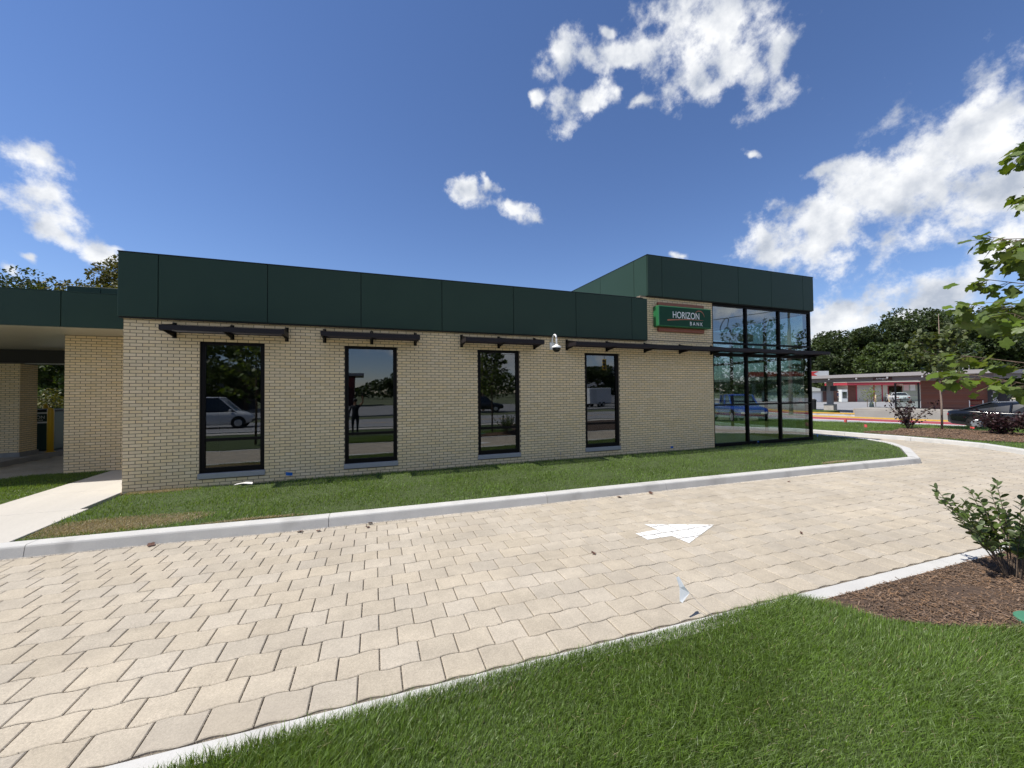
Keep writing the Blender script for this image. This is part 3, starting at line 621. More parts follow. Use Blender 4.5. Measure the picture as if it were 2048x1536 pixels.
# bank sign
sg = thing('bank_sign', 'green lightbox sign reading HORIZON BANK on copper bars', 'sign', (13.05,-.04,3.93))
copper = M('copper_bar', (.27,.085,.045), .5, noise=(8,.1,3)); sgm = M('sign_green', (.007,.052,.025), .5, spec=.2)
MB().chbox(.17,2.05,-.05,.035,-.13,-.005,.01).build('copper_bar', copper, sg); MB().chbox(.17,2.05,-.05,.035,.655,.79,.01).build('copper_bar', copper, sg)
MB().chbox(.02,2.18,-.215,.035,0,.65,.02).build('cabinet', M('sign_frame_green', (.02,.14,.05), .35), sg)
MB().box(.06,2.14,-.219,-.213,.035,.615).build('face', sgm, sg)
lw = M('sign_white', (.82,.82,.80), .4); lo = M('sign_copper_print', (.42,.14,.07), .4)
text('lettering', 'HORIZON', .30, lw, sg, (.56,-.2195,.28), (R(90),0,0), .003, sx=.80)
text('lettering', 'B A N K', .165, lw, sg, (1.26,-.2195,.075), (R(90),0,0), .003, sx=.93)
sw = MB(); top, bot = [], []
for i in range(17):
    t = i/16; x = .36+1.5*t; z = .195+.075*math.sin(math.pi*min(1,t*.62+.02))-.01*t; th = .038*(1-t)**.8+.003; top.append((x,-.2225,z+th/2)); bot.append((x,-.2225,z-th/2))
n_ = len(top); sw.add(bot+top, [(i,i+1,n_+i+1,n_+i) for i in range(n_-1)]); sw.build('swoosh', lo, sg)
ar = MB(); a_, b_ = [], []
for i in range(15):
    t = R(150-i*10.5); th = .004+.009*math.sin(math.pi*i/14); a_.append((1.66+(.22+th)*math.cos(t)*.95,-.2245,.36+(.20+th)*math.sin(t))); b_.append((1.66+(.22-th)*math.cos(t)*.95,-.2245,.36+(.20-th)*math.sin(t)))
ar.add(b_+a_, [(i,i+15,i+16,i+1)[::-1] for i in range(14)]); ar.build('swoosh', lo, sg)
# dome camera
sc_ = thing('security_camera', 'white dome camera on gooseneck arm between the third and fourth windows', 'camera', (9.50,0,3.26))
wp = M('white_plastic', (.78,.78,.77), .35)
MB().chbox(-.07,.07,-.055,-.004,-.16,.05,.01).build('wall_plate', wp, sc_)
pts = [(0,-.05,0),(0,-.05,.12)]+[(0,-.05-.13*(1-math.cos(R(k))),.12+.13*math.sin(R(k))) for k in range(20,181,20)]+[(0,-.31,-.05)]
MB().tube(pts, .024, 10).build('gooseneck_arm', wp, sc_, True)
MB().lathe([(.03,.03),(.06,.0),(.12,-.025),(.135,-.06),(.125,-.075)], 20, (0,-.31,-.06)).build('housing', wp, sc_, True)
MB().lathe([(.115,0),(.11,-.045),(.08,-.09),(.03,-.112)], 18, (0,-.31,-.135)).build('dome', M('smoked_dome', (.01,.01,.012), .08), sc_, True)

# drive-through canopy
can = thing('drive_through_canopy', 'low canopy with green fascia and pale plank soffit over the drive-through lane', 'canopy')
CY = 1.65
for a, b in zip([-13.41,-11.48,-9.55,-7.62,-5.69,-3.76,-1.83], [-11.48,-9.55,-7.62,-5.69,-3.76,-1.83,-.02]): MB().chbox(a+.006,b-.006,CY,CY+.03,3.47,4.262,.004).build('fascia_panel', green_m, can)
MB().box(-13.4,-2.62,CY+.032,13.6,3.5,4.22).build('frame', trim_m, can); MB().box(-13.42,-.03,CY-.004,13.62,4.264,4.28).build('coping', green_m, can)
sm_ = M('soffit_plank', (.50,.46,.39), .35, var=.02); mb = MB()
for k in range(82):
    y = CY+.05+k*.145; mb.chbox(-13.3,-.04,y,y+.139,3.462,3.49,.004)
stuff(mb.build('soffit_planks', sm_, can))
MB().box(-13.3,-2.9,7.55,8.15,3.0,3.46).build('beam', M('dark_beam', (.02,.018,.016), .6), can); MB().box(-13.3,-2.9,7.54,7.56,2.985,3.02).build('beam_trim', M('beam_trim', (.3,.3,.28), .5), can)
for x, y in ((-5.5,5.1),(-5.0,3.0)):
    l = MB().lathe([(.19,.0),(.19,-.012),(.15,-.02)], 20, (x,y,3.462)).build('soffit_light', wp, can)
    em = bpy.data.materials.get('lamp_lens') or bpy.data.materials.new('lamp_lens'); em.use_nodes = True
    bs = em.node_tree.nodes['Principled BSDF']; bs.inputs['Emission Color'].default_value = (1,.88,.62,1); bs.inputs['Emission Strength'].default_value = 2.2
    MB().lathe([(.14,0),(.12,-.008)], 18, (x,y,3.440)).build('lens', em, l)
PX0, PX1, PY0, PY1 = -7.3, -5.84, 7.35, 8.1
pier = MB().box(PX0+.01,PX1-.01,PY0+.01,PY1-.01,.12,3.0).build('pier', mortar_m, can)
stuff(link('bricks', npmesh('bricks', *brick_boxes(brick_list(PX0,PX1,.14,2.99,[]), PY0+.01)), brick_m, pier))
stuff(link('bricks', npmesh('bricks', *brick_boxes(brick_list(PY0,PY1,.14,2.99,[],1), PX1-.01, 'y', .004, 1)), brick_m, pier))
MB().chbox(PX0-.03,PX1+.03,PY0-.03,PY1+.03,-.01,.14,.01).build('pier_base', mat('island_base', (.24,.235,.23), .9, 0, (5,.15,3)), can)

tm = thing('teller_machine', 'dark green drive-up banking machine lettered HORIZON BANK behind the brick pier', 'bank machine', (-6.35,8.95,0))
gm = M('machine_green', (.016,.05,.036), .4)
MB().chbox(-.45,.47,-.1,.75,.02,1.40,.02).build('cabinet', gm, tm); MB().chbox(-.5,.52,-.13,.78,1.40,1.47,.02).build('cap', M('machine_black', (.012,.012,.013), .4), tm)
for z in (.98,1.31): MB().box(-.47,.49,-.112,-.09,z,z+.055).build('white_band', lw, tm)
text('lettering', 'HORIZON', .155, lw, tm, (-.40,-.108,1.14), (R(90),0,0), .003, sx=.95); text('lettering', 'B A N K', .075, lw, tm, (-.02,-.108,1.06), (R(90),0,0), .003)
for (x, y, h), lb in (((-5.70,8.45,1.52),'yellow steel bollard in front of the teller machine'), ((-6.75,10.1,1.62),'yellow steel bollard standing behind the teller machine')):
    b = thing('bollard', lb, 'bollard', (x,y,0), 0, 'yellow bollards at the drive-through')
    MB().lathe([(.085,0),(.085,h-.07),(.075,h-.03),(.045,h),(.01,h+.01)], 18).build('post', bol_m, b, True); MB().lathe([(.13,0),(.13,.012),(.09,.014)], 16).build('base_plate', bol_m, b)

# ------------------------------------------------------------------ vegetation builders
def leafquads(C, size, g, up=.35):
    "rhombus leaves at points C"
    n = len(C); a = g.normal(0,1,(n,3)); a /= np.linalg.norm(a,axis=1)[:,None]; b = g.normal(0,1,(n,3)); b[:,2] *= (1-up)
    b -= (b*a).sum(1)[:,None]*a; b /= np.linalg.norm(b,axis=1)[:,None]; s = g.uniform(.6,1.25,n)[:,None]*size
    V = np.stack([C-a*s*.5,C+b*s*.32,C+a*s*.5,C-b*s*.32],1).reshape(-1,3); i = np.arange(n)[:,None]*4
    return V, i+[0,1,2,3]
def limbs(mb, h, r, crown, n, g, base=.35):
    mb.tube([(0,0,0),(g.normal(0,.03)*h*.3,g.normal(0,.03)*h*.3,h*.35),(g.normal(0,.03)*h,g.normal(0,.03)*h,h*.7),(0,0,h*.92)],[r,r*.8,r*.5,r*.12],8)
    for k in range(n):
        z = h*g.uniform(base,.55); a = g.uniform(0,6.28); l = crown*g.uniform(.45,.7); e = g.uniform(.25,.7)
        p = Vector((0,0,z)); q = p+Vector((math.cos(a)*l*.5,math.sin(a)*l*.5,l*e*.55)); w = p+Vector((math.cos(a+.2)*l*.95,math.sin(a+.2)*l*.95,l*e))
        mb.tube([p,q,w],[r*.42,r*.25,r*.06],5)
def broad_tree(name, label, loc, h, rad, n, leaf, mt, seed, group=None, base=.28, clumps=46, squash=1.0, trunk_r=None):
    g = np.random.default_rng(seed); t = thing(name, label, 'tree', loc, 0, group)
    mb = MB(); limbs(mb, h*.9, trunk_r or h*.028, rad, 9, g, base+.05); mb.build('trunk', bark_m, t, True)
    zc = h*(1+base)/2; rz = h*(1-base)/2
    d = g.normal(0,1,(clumps,3)); d /= np.linalg.norm(d,axis=1)[:,None]; rr = g.uniform(.45,.92,clumps)[:,None]
    cc = d*rr*np.array([rad,rad*squash,rz])+[0,0,zc]; cr = g.uniform(.20,.36,clumps)*min(rad,rz)
    k = g.integers(0,clumps,n); e = g.normal(0,1,(n,3)); e /= np.linalg.norm(e,axis=1)[:,None]; e *= (g.uniform(.35,1,n)**.4)[:,None]; e[:,2] *= .75
    C = cc[k]+e*cr[k][:,None]
    V, F = leafquads(C, leaf, g); link('crown', npmesh('crown',V,F), mt, t); return t
def conifer(name, label, loc, h, rad, n, mt, seed):
    g = np.random.default_rng(seed); t = thing(name, label, 'tree', loc); mb = MB(); mb.tube([(0,0,0),(0,0,h*.98)],[h*.018,h*.003],7)
    C = []
    for k in range(70):
        z = h*g.uniform(.1,.98); l = rad*(1.05-z/h)**.8*g.uniform(.7,1.1); a = g.uniform(0,6.28); tip = (math.cos(a)*l,math.sin(a)*l,z+l*.18)
        mb.tube([(0,0,z),tip],[.03,.008],4); s = g.uniform(.15,1,n//70)
        C.append(np.c_[tip[0]*s,tip[1]*s,z+l*.18*s]+g.normal(0,.16,(n//70,3))*[1,1,.6])
    mb.build('trunk', bark_m, t); V, F = leafquads(np.concatenate(C), .34, g); link('crown', npmesh('crown',V,F), mt, t); return t
lm1 = leafmat('foliage_oak', (.042,.062,.018), .25, .35, .55, (.35,.25,2)); lm2 = leafmat('foliage_bright', (.062,.092,.024), .28, .35, .55, (.35,.2,2))
lm3 = leafmat('foliage_yellow', (.085,.085,.018), .3, .35, .55, (.5,.2,2)); lm4 = leafmat('foliage_spruce', (.030,.050,.026), .15, .3, .6)
purple = leafmat('foliage_purple', (.032,.012,.014), .15, .4, .5); young = leafmat('foliage_young', (.10,.125,.045), .3, .3, .5)
# big trees beyond the bus station
TR = [((101,43.5,0),16.2,10,34000,lm1,'broad dark oak at the left end of the tree belt behind the bus station'),
 ((110,41,0),18.0,10.5,34000,lm1,'second tall oak of the tree belt behind the bus station'),
 ((119,36.5,0),19.2,11,36000,lm1,'tallest dark oak in the middle of the tree belt behind the station'),
 ((130,33,0),19.2,11,34000,lm1,'tall dark oak right of the middle of the tree belt'),
 ((141,29,0),18,11,28000,lm1,'rightmost dark oak of the tree belt, partly behind near leaves'),
 ((98,35.5,0),10.5,6.5,20000,lm2,'lighter green rounded tree in front of the oaks left of the station'),
 ((107,31.5,0),11.5,6.5,20000,lm2,'lighter green rounded tree above the red-edged shop'),
 ((124,26,0),10.5,6.5,16000,lm2,'lighter green tree behind the right end of the station roof')]
for i, (l, h, r, n, mt_, lb) in enumerate(TR): broad_tree('broad_tree', lb, l, h, r, n, .56, mt_, 20+i, 'trees beyond the bus station', .0, 80)
conifer('spruce_tree', 'pale spruce peeking past the glazed corner of the bank', (92.5,47.5,0), 14.5, 4.2, 9000, lm4, 40)
broad_tree('broad_tree', 'low round green tree beside the glazed corner above the gas canopy', (93,45.5,0), 7.2, 4.5, 9000, .42, lm2, 41, 'trees beyond the bus station', .05)
# trees behind the drive-through
TL = [((-32.5,50,0),16.2,6.5,8000,lm1,'dark tree at the far left behind the drive-through canopy'),((-27,47,0),15.6,5.5,8000,lm1,'dark tree behind the left canopy roof edge'),
 ((-21.3,45,0),16.4,5.0,8000,lm3,'yellowing tree behind the canopy next to the fascia corner'),((-18.2,44,0),18.8,4.8,9000,lm3,'tall yellowing tree half hidden by the green fascia corner'),
 ((-17.5,33,0),7.5,4.2,12000,lm2,'bright green bush tree seen under the drive-through canopy'),((-23,36,0),7.5,3.6,8000,lm1,'dark bush tree behind the brick pier')]
for i, (l, h, r, n, mt_, lb) in enumerate(TL): broad_tree('broad_tree', lb, l, h, r, n, .36, mt_, 60+i, 'trees behind the drive-through', .05, 60)

def shrub(name, label, loc, h, rad, n, leaf, mt, seed, group=None, stems=16):
    g = np.random.default_rng(seed); t = thing(name, label, 'shrub', loc, 0, group); mb = MB(); C = []
    for k in range(stems):
        a = g.uniform(0,6.28); l = rad*g.uniform(.35,1); z = h*g.uniform(.6,1.0); p1 = (math.cos(a)*l*.4,math.sin(a)*l*.4,z*.5); p2 = (math.cos(a)*l,math.sin(a)*l,z)
        mb.tube([(math.cos(a)*.05,math.sin(a)*.05,0),p1,p2],[.012,.009,.004],4); s = g.uniform(.22,1.03,n//stems)[:,None]
        P = np.where(s < .5, np.array(p1)*s*2, np.array(p1)+(np.array(p2)-np.array(p1))*(s*2-1)); C.append(P+g.normal(0,rad*.085,(n//stems,3)))
    mb.build('stem', bark_m, t); V, F = leafquads(np.concatenate(C), leaf, g); link('foliage', npmesh('foliage',V,F), mt, t); return t
shrub('ninebark_shrub','dark purple shrub alone left of the young street tree',(28.9,1.0,0),1.4,.95,620,.12,purple,70,'purple shrubs along the street bed',20)
shrub('ninebark_shrub','dark purple shrub right beside the young street tree',(29.2,-1.9,0),.95,1.2,1500,.11,purple,71,'purple shrubs along the street bed',30)
shrub('ninebark_shrub','rightmost dark purple shrub in front of the black sedan',(28.4,-3.9,0),1.15,1.2,1700,.11,purple,72,'purple shrubs along the street bed',30)
shrub('ninebark_shrub','dark purple shrub between two others in front of the sedan',(28.9,-2.9,0),.9,1.0,1000,.11,purple,73,'purple shrubs along the street bed',24)
# young street tree
g = np.random.default_rng(80); t = thing('young_tree','slim young tree with sparse crown in the street-side bed','tree',(29.6,.12,-.02)); mb = MB()
mb.tube([(0,0,0),(.03,0,1.2),(-.02,.03,2.6),(.02,0,4.2),(0,0,5.4)],[.045,.04,.034,.02,.006],7); C = []
for k in range(26):
    z = g.uniform(1.9,5.1); a = g.uniform(0,6.28); l = (1.15-.12*(z-1.9))*g.uniform(.5,1.05); tip = np.array((math.cos(a)*l,math.sin(a)*l,z+l*.55)); mb.tube([(0,0,z),tip],[.014,.004],4)
    C.append(np.array((0,0,z))+(tip-(0,0,z))*g.uniform(.2,1.05,(52,1))+g.normal(0,.14,(52,3)))
mb.build('trunk', mat('young_bark',(.26,.19,.15),.9), t, True); V, F = leafquads(np.concatenate(C), .24, g); link('crown', npmesh('crown',V,F), young, t)

# shaped leaves for the near plants
def lobed(k):
    "tulip-tree leaf, stalk at the origin, along +x"
    half = [(0,.02),(.05,.20),(-.03,.36),(.12,.44),(.30,.40),(.42,.34),(.52,.46),(.74,.46),(.66,.30),(.78,.16),(.76,0)]
    rim = [(x,y) for x,y in half]+[(x,-y*(1+.08*k)) for x,y in half[-2::-1]]
    V = [(x,y,.0) for x,y in rim]; V = [(x,y,-.30*x*x*(.6+.3*k)+.16*abs(y)-.25*y*y*(1 if k else .4)) for x,y,_ in V]; V.append((.36,0,-.05)); c = len(rim)
    V += [(-.32,-.006,.03),(-.32,.006,.03),(0,.012,.002),(0,-.012,.002)]
    F = [(i,i+1,c) for i in range(c-1)]+[(c-1,0,c)]+[(c+1,c+4,c+3),(c+1,c+3,c+2)]
    return np.array(V), np.array(F)[:, ::-1]
def oval(k):
    xs = [0,.14,.4,.7,.92,1.0]; ws = [.012,.16,.27,.27,.14,.01]
    V = [(x,w,.16*w-.12*x*x+.05*k*x) for x, w in zip(xs,ws)]+[(x,-w,.16*w-.12*x*x+.05*k*x) for x, w in zip(xs,ws)]+[(x,0,-.02-.12*x*x+.05*k*x) for x in xs]
    F = []
    for i in range(5): F += [(i,12+i,12+i+1),(i,12+i+1,i+1),(12+i,6+i,6+i+1),(12+i,6+i+1,12+i+1)]
    return np.array(V), np.array(F)
def place_leaves(root, shapes, poses, mt, maxn, score):
    "the leaves that show largest are single parts, the others one part"
    order = np.argsort(-score); ms = []
    for V, F in shapes:
        me = npmesh('leaf',V,F,True); me.materials.append(mt); ms.append(me)
    inv = Vector(root.location)
    for j in order[:maxn]:
        k, mtx = poses[j]; o = bpy.data.objects.new('leaf', ms[k]); COL.objects.link(o); o.parent = root; o.matrix_local = mtx
    Vs, Fs, n = [], [], 0
    for j in order[maxn:]:
        k, mtx = poses[j]; V, F = shapes[k]; A = np.array(mtx); Vs.append(V@A[:3,:3].T+A[:3,3]); Fs.append(F+n); n += len(V)
    if Vs: stuff(link('foliage', npmesh('foliage',np.concatenate(Vs),np.concatenate(Fs),True), mt, root))
def leaf_pose(p, d, size, g, flat=.7):
    d = Vector(d).normalized(); up = Vector((g.normal(0,.6),g.normal(0,.6),flat+.2)).normalized(); y = up.cross(d)
    if y.length < .1: y = Vector((0,1,0))
    y.normalize(); z = d.cross(y); M_ = Matrix((d,y,z)).transposed()*size; M_ = M_.to_4x4(); M_.translation = Vector(p); return M_
def tulip_tree(label, loc, h, r, nb, seed, z0, maxn, per=24, size=(.13,.21)):
    g = np.random.default_rng(seed); t = thing('tulip_tree', label, 'tree', loc); mb = MB(); poses = []
    mb.tube([(0,0,0),(.02,.01,h*.4),(-.02,.02,h*.75),(0,0,h)],[.045,.036,.022,.005],8)
    for k in range(nb):
        z = z0+(h*.97-z0)*(k+g.uniform(0,1))/nb; a = k*2.4+g.uniform(-.4,.4); l = r*(1.05-.72*(z-z0)/(h-z0))*g.uniform(.75,1.1); e = g.uniform(.35,.85)
        p0 = Vector((0,0,z)); p1 = p0+Vector((math.cos(a)*l*.5,math.sin(a)*l*.5,l*e*.65)); p2 = p0+Vector((math.cos(a+.12)*l,math.sin(a+.12)*l,l*e)); mb.tube([p0,p1,p2],[.010,.006,.002],5)
        for j in range(per):
            s = g.uniform(.18,1.0) if j > 4 else g.uniform(.93,1.0); p = p0.lerp(p1,s*2) if s < .5 else p1.lerp(p2,s*2-1); b = a+g.choice([-1,1])*g.uniform(.3,1.4)
            out = Vector((math.cos(b),math.sin(b),g.uniform(-.9,.15))); q = p+out*g.uniform(.05,.16)
            poses.append((int(g.integers(0,2)), leaf_pose(q, out, g.uniform(*size), g)))
            if j % 2: mb.tube([p,q],[.003,.002],3,False)
    mb.build('trunk', bark_m, t, True)
    P = np.array([list(m_.translation) for _, m_ in poses])+np.array(loc); x, y, f = project(P); vis = (x < 2080) & (x > -20) & (y > -20) & (y < 1560) & (f > .3)
    place_leaves(t, [lobed(0),lobed(1)], poses, leafmat('tulip_leaf',(.115,.165,.040),.42,.30,.4,(3,.12,2)), maxn, np.where(vis,1/f,0)+.001*g.uniform(0,1,len(f)))
    return t
tulip_tree('young tree with large lobed leaves reaching in at the right edge', (10.56,-8.82,-.12), 4.5, 1.06, 56, 90, 1.72, 300, 42, (.075,.135))
tulip_tree('young large-leaved tree behind the photographer, mirrored in the leftmost window', (.35,-8.75,-.12), 5.4, 1.15, 34, 91, 1.5, 0, 20)
# chokeberry bushes
def chokeberry(label, loc, h, r, seed, maxn, stems=26, lsize=(.045,.085)):
    g = np.random.default_rng(seed); t = thing('chokeberry_bush', label, 'shrub', loc, 0, 'leafy bushes in the near mulch bed'); poses = []
    mb = MB()
    for k in range(stems):
        a = g.uniform(0,6.28); l = r*g.uniform(.25,1); z = h*g.uniform(.55,1.0)*(1-.25*l/r*g.uniform(0,1)); p0 = Vector((math.cos(a)*.05,math.sin(a)*.05,0)); p1 = Vector((math.cos(a)*l*.5,math.sin(a)*l*.5,z*.48)); p2 = Vector((math.cos(a+.1)*l,math.sin(a+.1)*l,z))
        mb.tube([p0,p1,p2],[.0065,.005,.002],4); n = 26
        for j in range(n):
            s = .35+.65*(j+g.uniform(0,1))/n; p = p1.lerp(p2,s*2-1) if s > .5 else p0.lerp(p1,s*2); b = j*2.4+k; d = (p2-p1).normalized()*g.uniform(.3,1.0)+Vector((math.cos(b),math.sin(b),.1))
            if j > n-4: d = (p2-p1).normalized()+Vector((math.cos(b),math.sin(b),0))*.8
            poses.append((int(g.integers(0,2)), leaf_pose(p, d, g.uniform(*lsize)*(1.15-.4*(s-.35)), g, .5)))
    mb.build('stem', bark_m, t)
    P = np.array([list(m_.translation) for _, m_ in poses])+np.array(loc); x, y, f = project(P); vis = (x < 2060) & (f > .3)
    place_leaves(t, [oval(0),oval(1)], poses, leafmat('chokeberry_leaf',(.095,.135,.048),.3,.28,.36,None,.35), maxn, np.where(vis,1/f,0)+.001*g.uniform(0,1,len(f)))
chokeberry('leafy bush with oval leaves in the mulch at the right edge', (10.98,-8.0,-.11), 1.0, .66, 100, 300, 27, (.055,.095))
chokeberry('second oval-leaved bush further along the mulch bed, mirrored in the glass', (12.7,-8.4,-.11), 1.0, .6, 101, 0, 20)

# ------------------------------------------------------------------ street side
def along(pts_, off):   # shift a polyline
    return [(x+off[0],y+off[1]) for x,y in pts_]
# second lawn and bed between drive and street
LAWN_D = [(24.8,16),(24.65,6),(24.6,2.6),(24.75,.8),(24.92,-.6),(24.86,-1.85),(24.6,-2.95),(23.6,-4.2),(22.6,-5.7),(21.8,-7.6),(30,-8),(34.2,-4.0),(33.0,0),(31.6,3.2),(30.2,6.4),(26.5,16)]
ground_slab('lawn', LAWN_D, -.03, soil_m)
BED2 = [(24.95,.75),(25.6,1.05),(27.1,.75),(28.9,1.3),(30.2,.4),(30.4,-1.2),(30.2,-4.2),(28.2,-5.2),(26.4,-4.0),(25.3,-2.35),(25.1,-.8)]
rough_sheet('mulch_bed', BED2, -.008, .5, .006, mulchbed_m)
o = chips('bark_mulch', BED2, 22000, -.008, (.03,.10), mulch_m, None, 9); tag(o,'brown bark mulch under the purple shrubs by the street','mulch')
o = blades('grass', LAWN_D, 200000, (.05,.10), (.006,.012), -.03, grass_m, lambda x,y,g: ~inpoly(BED2,x,y), .5, seed=11); tag(o,'turf strip between the drive and the street','grass')
# roads: strips side by side
def line(x, y): return np.array((x,y),float)
RD = np.array((-.22,1.0)); RD /= np.linalg.norm(RD); RN = np.array((RD[1],-RD[0]))          # street runs away from the viewer to the left
sc_pl = mat('platform_edge_concrete',(.30,.28,.25),.9,0,[(1,.1,4),(30,.08,2)])
def strip(name, c, w0, w1, s0, s1, z, mt, st=True, z0=GZ-.03):
    a = np.array(c)+RN*w0; b = np.array(c)+RN*w1
    pts_ = [tuple(a+RD*s0),tuple(b+RD*s0),tuple(b+RD*s1),tuple(a+RD*s1)]
    o = MB().prism(pts_, z0, z, True).build(name, mt); return struct(o) if st else o
OC = (32.3,1.2)                                                                               # point on the near kerb of the street
strip('road', OC, -1.2, 9.6, -60, 120, -.21, asph_m)
strip('road_kerb', OC, -.35, -.05, -12, 60, -.06, conc_m)
strip('bus_lane', OC, 4.3, 6.6, -40, 60, -.206, red_m)
strip('lane_line', OC, 3.9, 4.1, -40, 60, -.205, white_m); strip('lane_line', OC, 1.1, 1.25, -40, 60, -.205, white_m)
strip('platform_edge', OC, 7.02, 7.3, -40, 60, -.12, yellow_m)
strip('bus_lane', OC, 7.3, 9.1, -40, 60, -.204, asph_m)
strip('platform_edge', OC, 9.12, 9.5, 6.2, 60, -.05, conc_m); strip('platform_edge', OC, 9.1, 9.48, 6.2, 60, .03, yellow_m, True, -.045)
strip('platform_edge', OC, 9.1, 9.5, -40, 6.2, .28, sc_pl)
strip('lawn', OC, 9.5, 13.5, 8.5, 60, .02, soil_m)
strip('platform', OC, 9.5, 13.6, -40, 6.4, .38, mat('platform_concrete',(.30,.28,.25),.9,0,[(1,.1,4),(30,.08,2)]))
strip('parking_lot', OC, 13.6, 75, -70, 160, -.12, mat('lot_asphalt',(.24,.24,.24),.9,0,[(.3,.1,4),(40,.1,2)]))
a0 = np.array(OC)+RN*9.6; a1 = np.array(OC)+RN*13.4; LG = [tuple(a0+RD*8.7),tuple(a1+RD*8.7),tuple(a1+RD*30),tuple(a0+RD*30)]
o = blades('grass', LG, 30000, (.06,.12), (.012,.02), .02, grass_m, None, .5, seed=12); tag(o,'narrow turf strip beside the bus platform','grass')

# bus station: local frame x along the street towards the viewer's right, y away from the street
st = thing('bus_station', 'low bus station with flat grey roof, brown slatted wall and concrete piers', 'bus stop')
gs = M('station_grey',(.30,.285,.28),.55); gd = M('station_soffit',(.16,.145,.14),.6); gb = M('station_dark',(.02,.02,.022),.5); brown = M('brown_slat',(.19,.075,.05),.7,var=.06); sc_c = M('station_concrete',(.40,.37,.33),.9,noise=(4,.1,3))
def sb(x0,x1,y0,y1,z0,z1,name,mt,parent=None): return MB().box(x0,x1,y0,y1,z0,z1).build(name, mt, parent or st)
rf = sb(42.3,46.6,2.6,30,2.86,3.12,'roof',gs); sb(42.6,46.3,2.9,29.5,2.55,2.859,'roof_beam',gd)
for y in np.arange(4.2,29,2.05): sb(42.36,42.42,y,y+.10,2.72,2.859,'roof_light',M('fixture_white',(.7,.7,.68),.4))
for y in (13.35,25.0):
    sb(43.75,44.25,y-.40,y+.40,-.15,.57,'pier_base',sc_c); sb(43.85,44.15,y-.2,y+.2,.57,2.55,'pier',gs)
sb(43.7,43.95,12.75,13.15,1.75,2.2,'monitor',gb); sb(43.7,43.95,13.55,13.95,1.75,2.2,'monitor',gb)
for k in range(17): sb(44.0,44.16,3.68,7.13,.40+k*.122,.40+k*.122+.113,'slat',brown)
sb(44.03,44.13,3.7,7.1,.38,2.5,'wall_frame',gb); sb(43.95,44.25,3.4,7.2,2.48,2.57,'wall_cap',gs)
for z in (.4,.75): sb(43.9,43.98,3.9,4.5,z+.25,z+.31,'bench_slat',M('bench_red',(.4,.03,.03),.5))
sb(43.9,43.96,3.86,3.9,.4,1.05,'bench_frame',white_m); sb(43.9,43.96,4.5,4.54,.4,1.05,'bench_frame',white_m); sb(43.9,43.96,3.9,4.5,1.01,1.05,'bench_frame',white_m)
# windscreen of glass beside the wall
for y in (7.25,8.66): sb(44.0,44.07,y-.05,y+.05,.38,2.34,'screen_post',gb)
sb(44.0,44.07,7.3,8.61,2.28,2.34,'screen_rail',gb); sb(44.0,44.07,7.3,8.61,1.36,1.42,'screen_rail',gs); sb(44.0,44.07,7.3,8.61,.40,.46,'screen_rail',gb)
sb(44.03,44.04,7.3,8.61,.46,2.28,'pane',glassmat('station_glass',(.82,.86,.84),.05))
sb(43.98,43.995,7.42,7.72,1.75,2.2,'notice',white_m); sb(43.98,43.995,7.80,8.10,1.75,2.2,'notice',M('notice_red',(.75,.55,.53),.6))
# station name boards
s1_ = sb(42.53,42.59,8.15,9.35,2.60,2.80,'name_board',M('board_brown',(.06,.02,.016),.5))
text('lettering','Arlington',.20,white_m,s1_,(42.52,9.15,2.64),(R(90),0,R(-90)),.004)
s2_ = sb(43.80,43.90,3.22,3.62,.40,2.10,'name_pylon',gb)
text('lettering','Arlington',.30,white_m,s2_,(43.79,3.36,2.02),(R(90),R(90),R(-90)),.004)
sb(43.9,44.0,2.7,3.2,.4,2.4,'map_case',gb)
sb(43.6,43.65,.8,2.5,1.18,1.24,'rail',M('cream_rail',(.6,.55,.4),.5)); 
for y in (.82,2.46): sb(43.6,43.65,y,y+.05,.38,1.18,'rail_post',gb)
for y, h in ((5.2,3.9),(4.9,3.75)): MB().tube([(45,y,2.5),(45,y,h)],.03,6).build('vent_pipe',gs,st)
MB().chbox(44.9,45.1,4.8,5.0,3.75,3.95,.02).build('roof_camera',white_m,st)
# litter bin on the platform strip
lb_ = thing('litter_bin','dark round litter bin beside the station pier','bin',(43.2,14.35,.0)); MB().lathe([(.26,0),(.28,.8),(.30,.84),(.30,.95),(.2,1.02),(.05,1.03)],14).build('body',gb,lb_); MB().lathe([(.18,0),(.16,.04)],12,(0,0,1.03)).build('lid',gs,lb_)

# shop with the red edge, garage, fence, canopy far behind
shop = thing('shop_building','low cream shop with red roof edge and shutters behind the station','building',(0,0,0))
SX = Vector((.936,-.351,0)); SN = Vector((.351,.936,0)); SO = Vector((75.2,30.0,-.12))
def local(o, origin=SO, ax=SX, ay=SN):
    m_ = Matrix((ax,ay,Vector((0,0,1)))).transposed().to_4x4(); m_.translation = origin; o.matrix_world = m_; return o
local(shop)
cream = M('cream_render',(.62,.58,.46),.85,noise=(.8,.05,3)); redp = M('red_trim',(.42,.04,.055),.6); brk = M('shop_brick',(.17,.065,.045),.85,noise=(4,.15,3))
def pb(parent,name,mt,*b): return MB().box(*b).build(name,mt,parent)
pb(shop,'wall',cream,0.8,14,0,3.2,0,3.0); pb(shop,'brick_panel',brk,.75,1.95,-.03,.0,0,2.6); pb(shop,'roof_edge',redp,-.2,14.2,-1.0,3.4,2.62,3.05); pb(shop,'roof_cap',cream,-.25,14.25,-1.05,3.45,3.05,3.25)
for x in (1.97,4.75): pb(shop,'door_frame',redp,x,x+.16,-.05,.02,0,2.62)
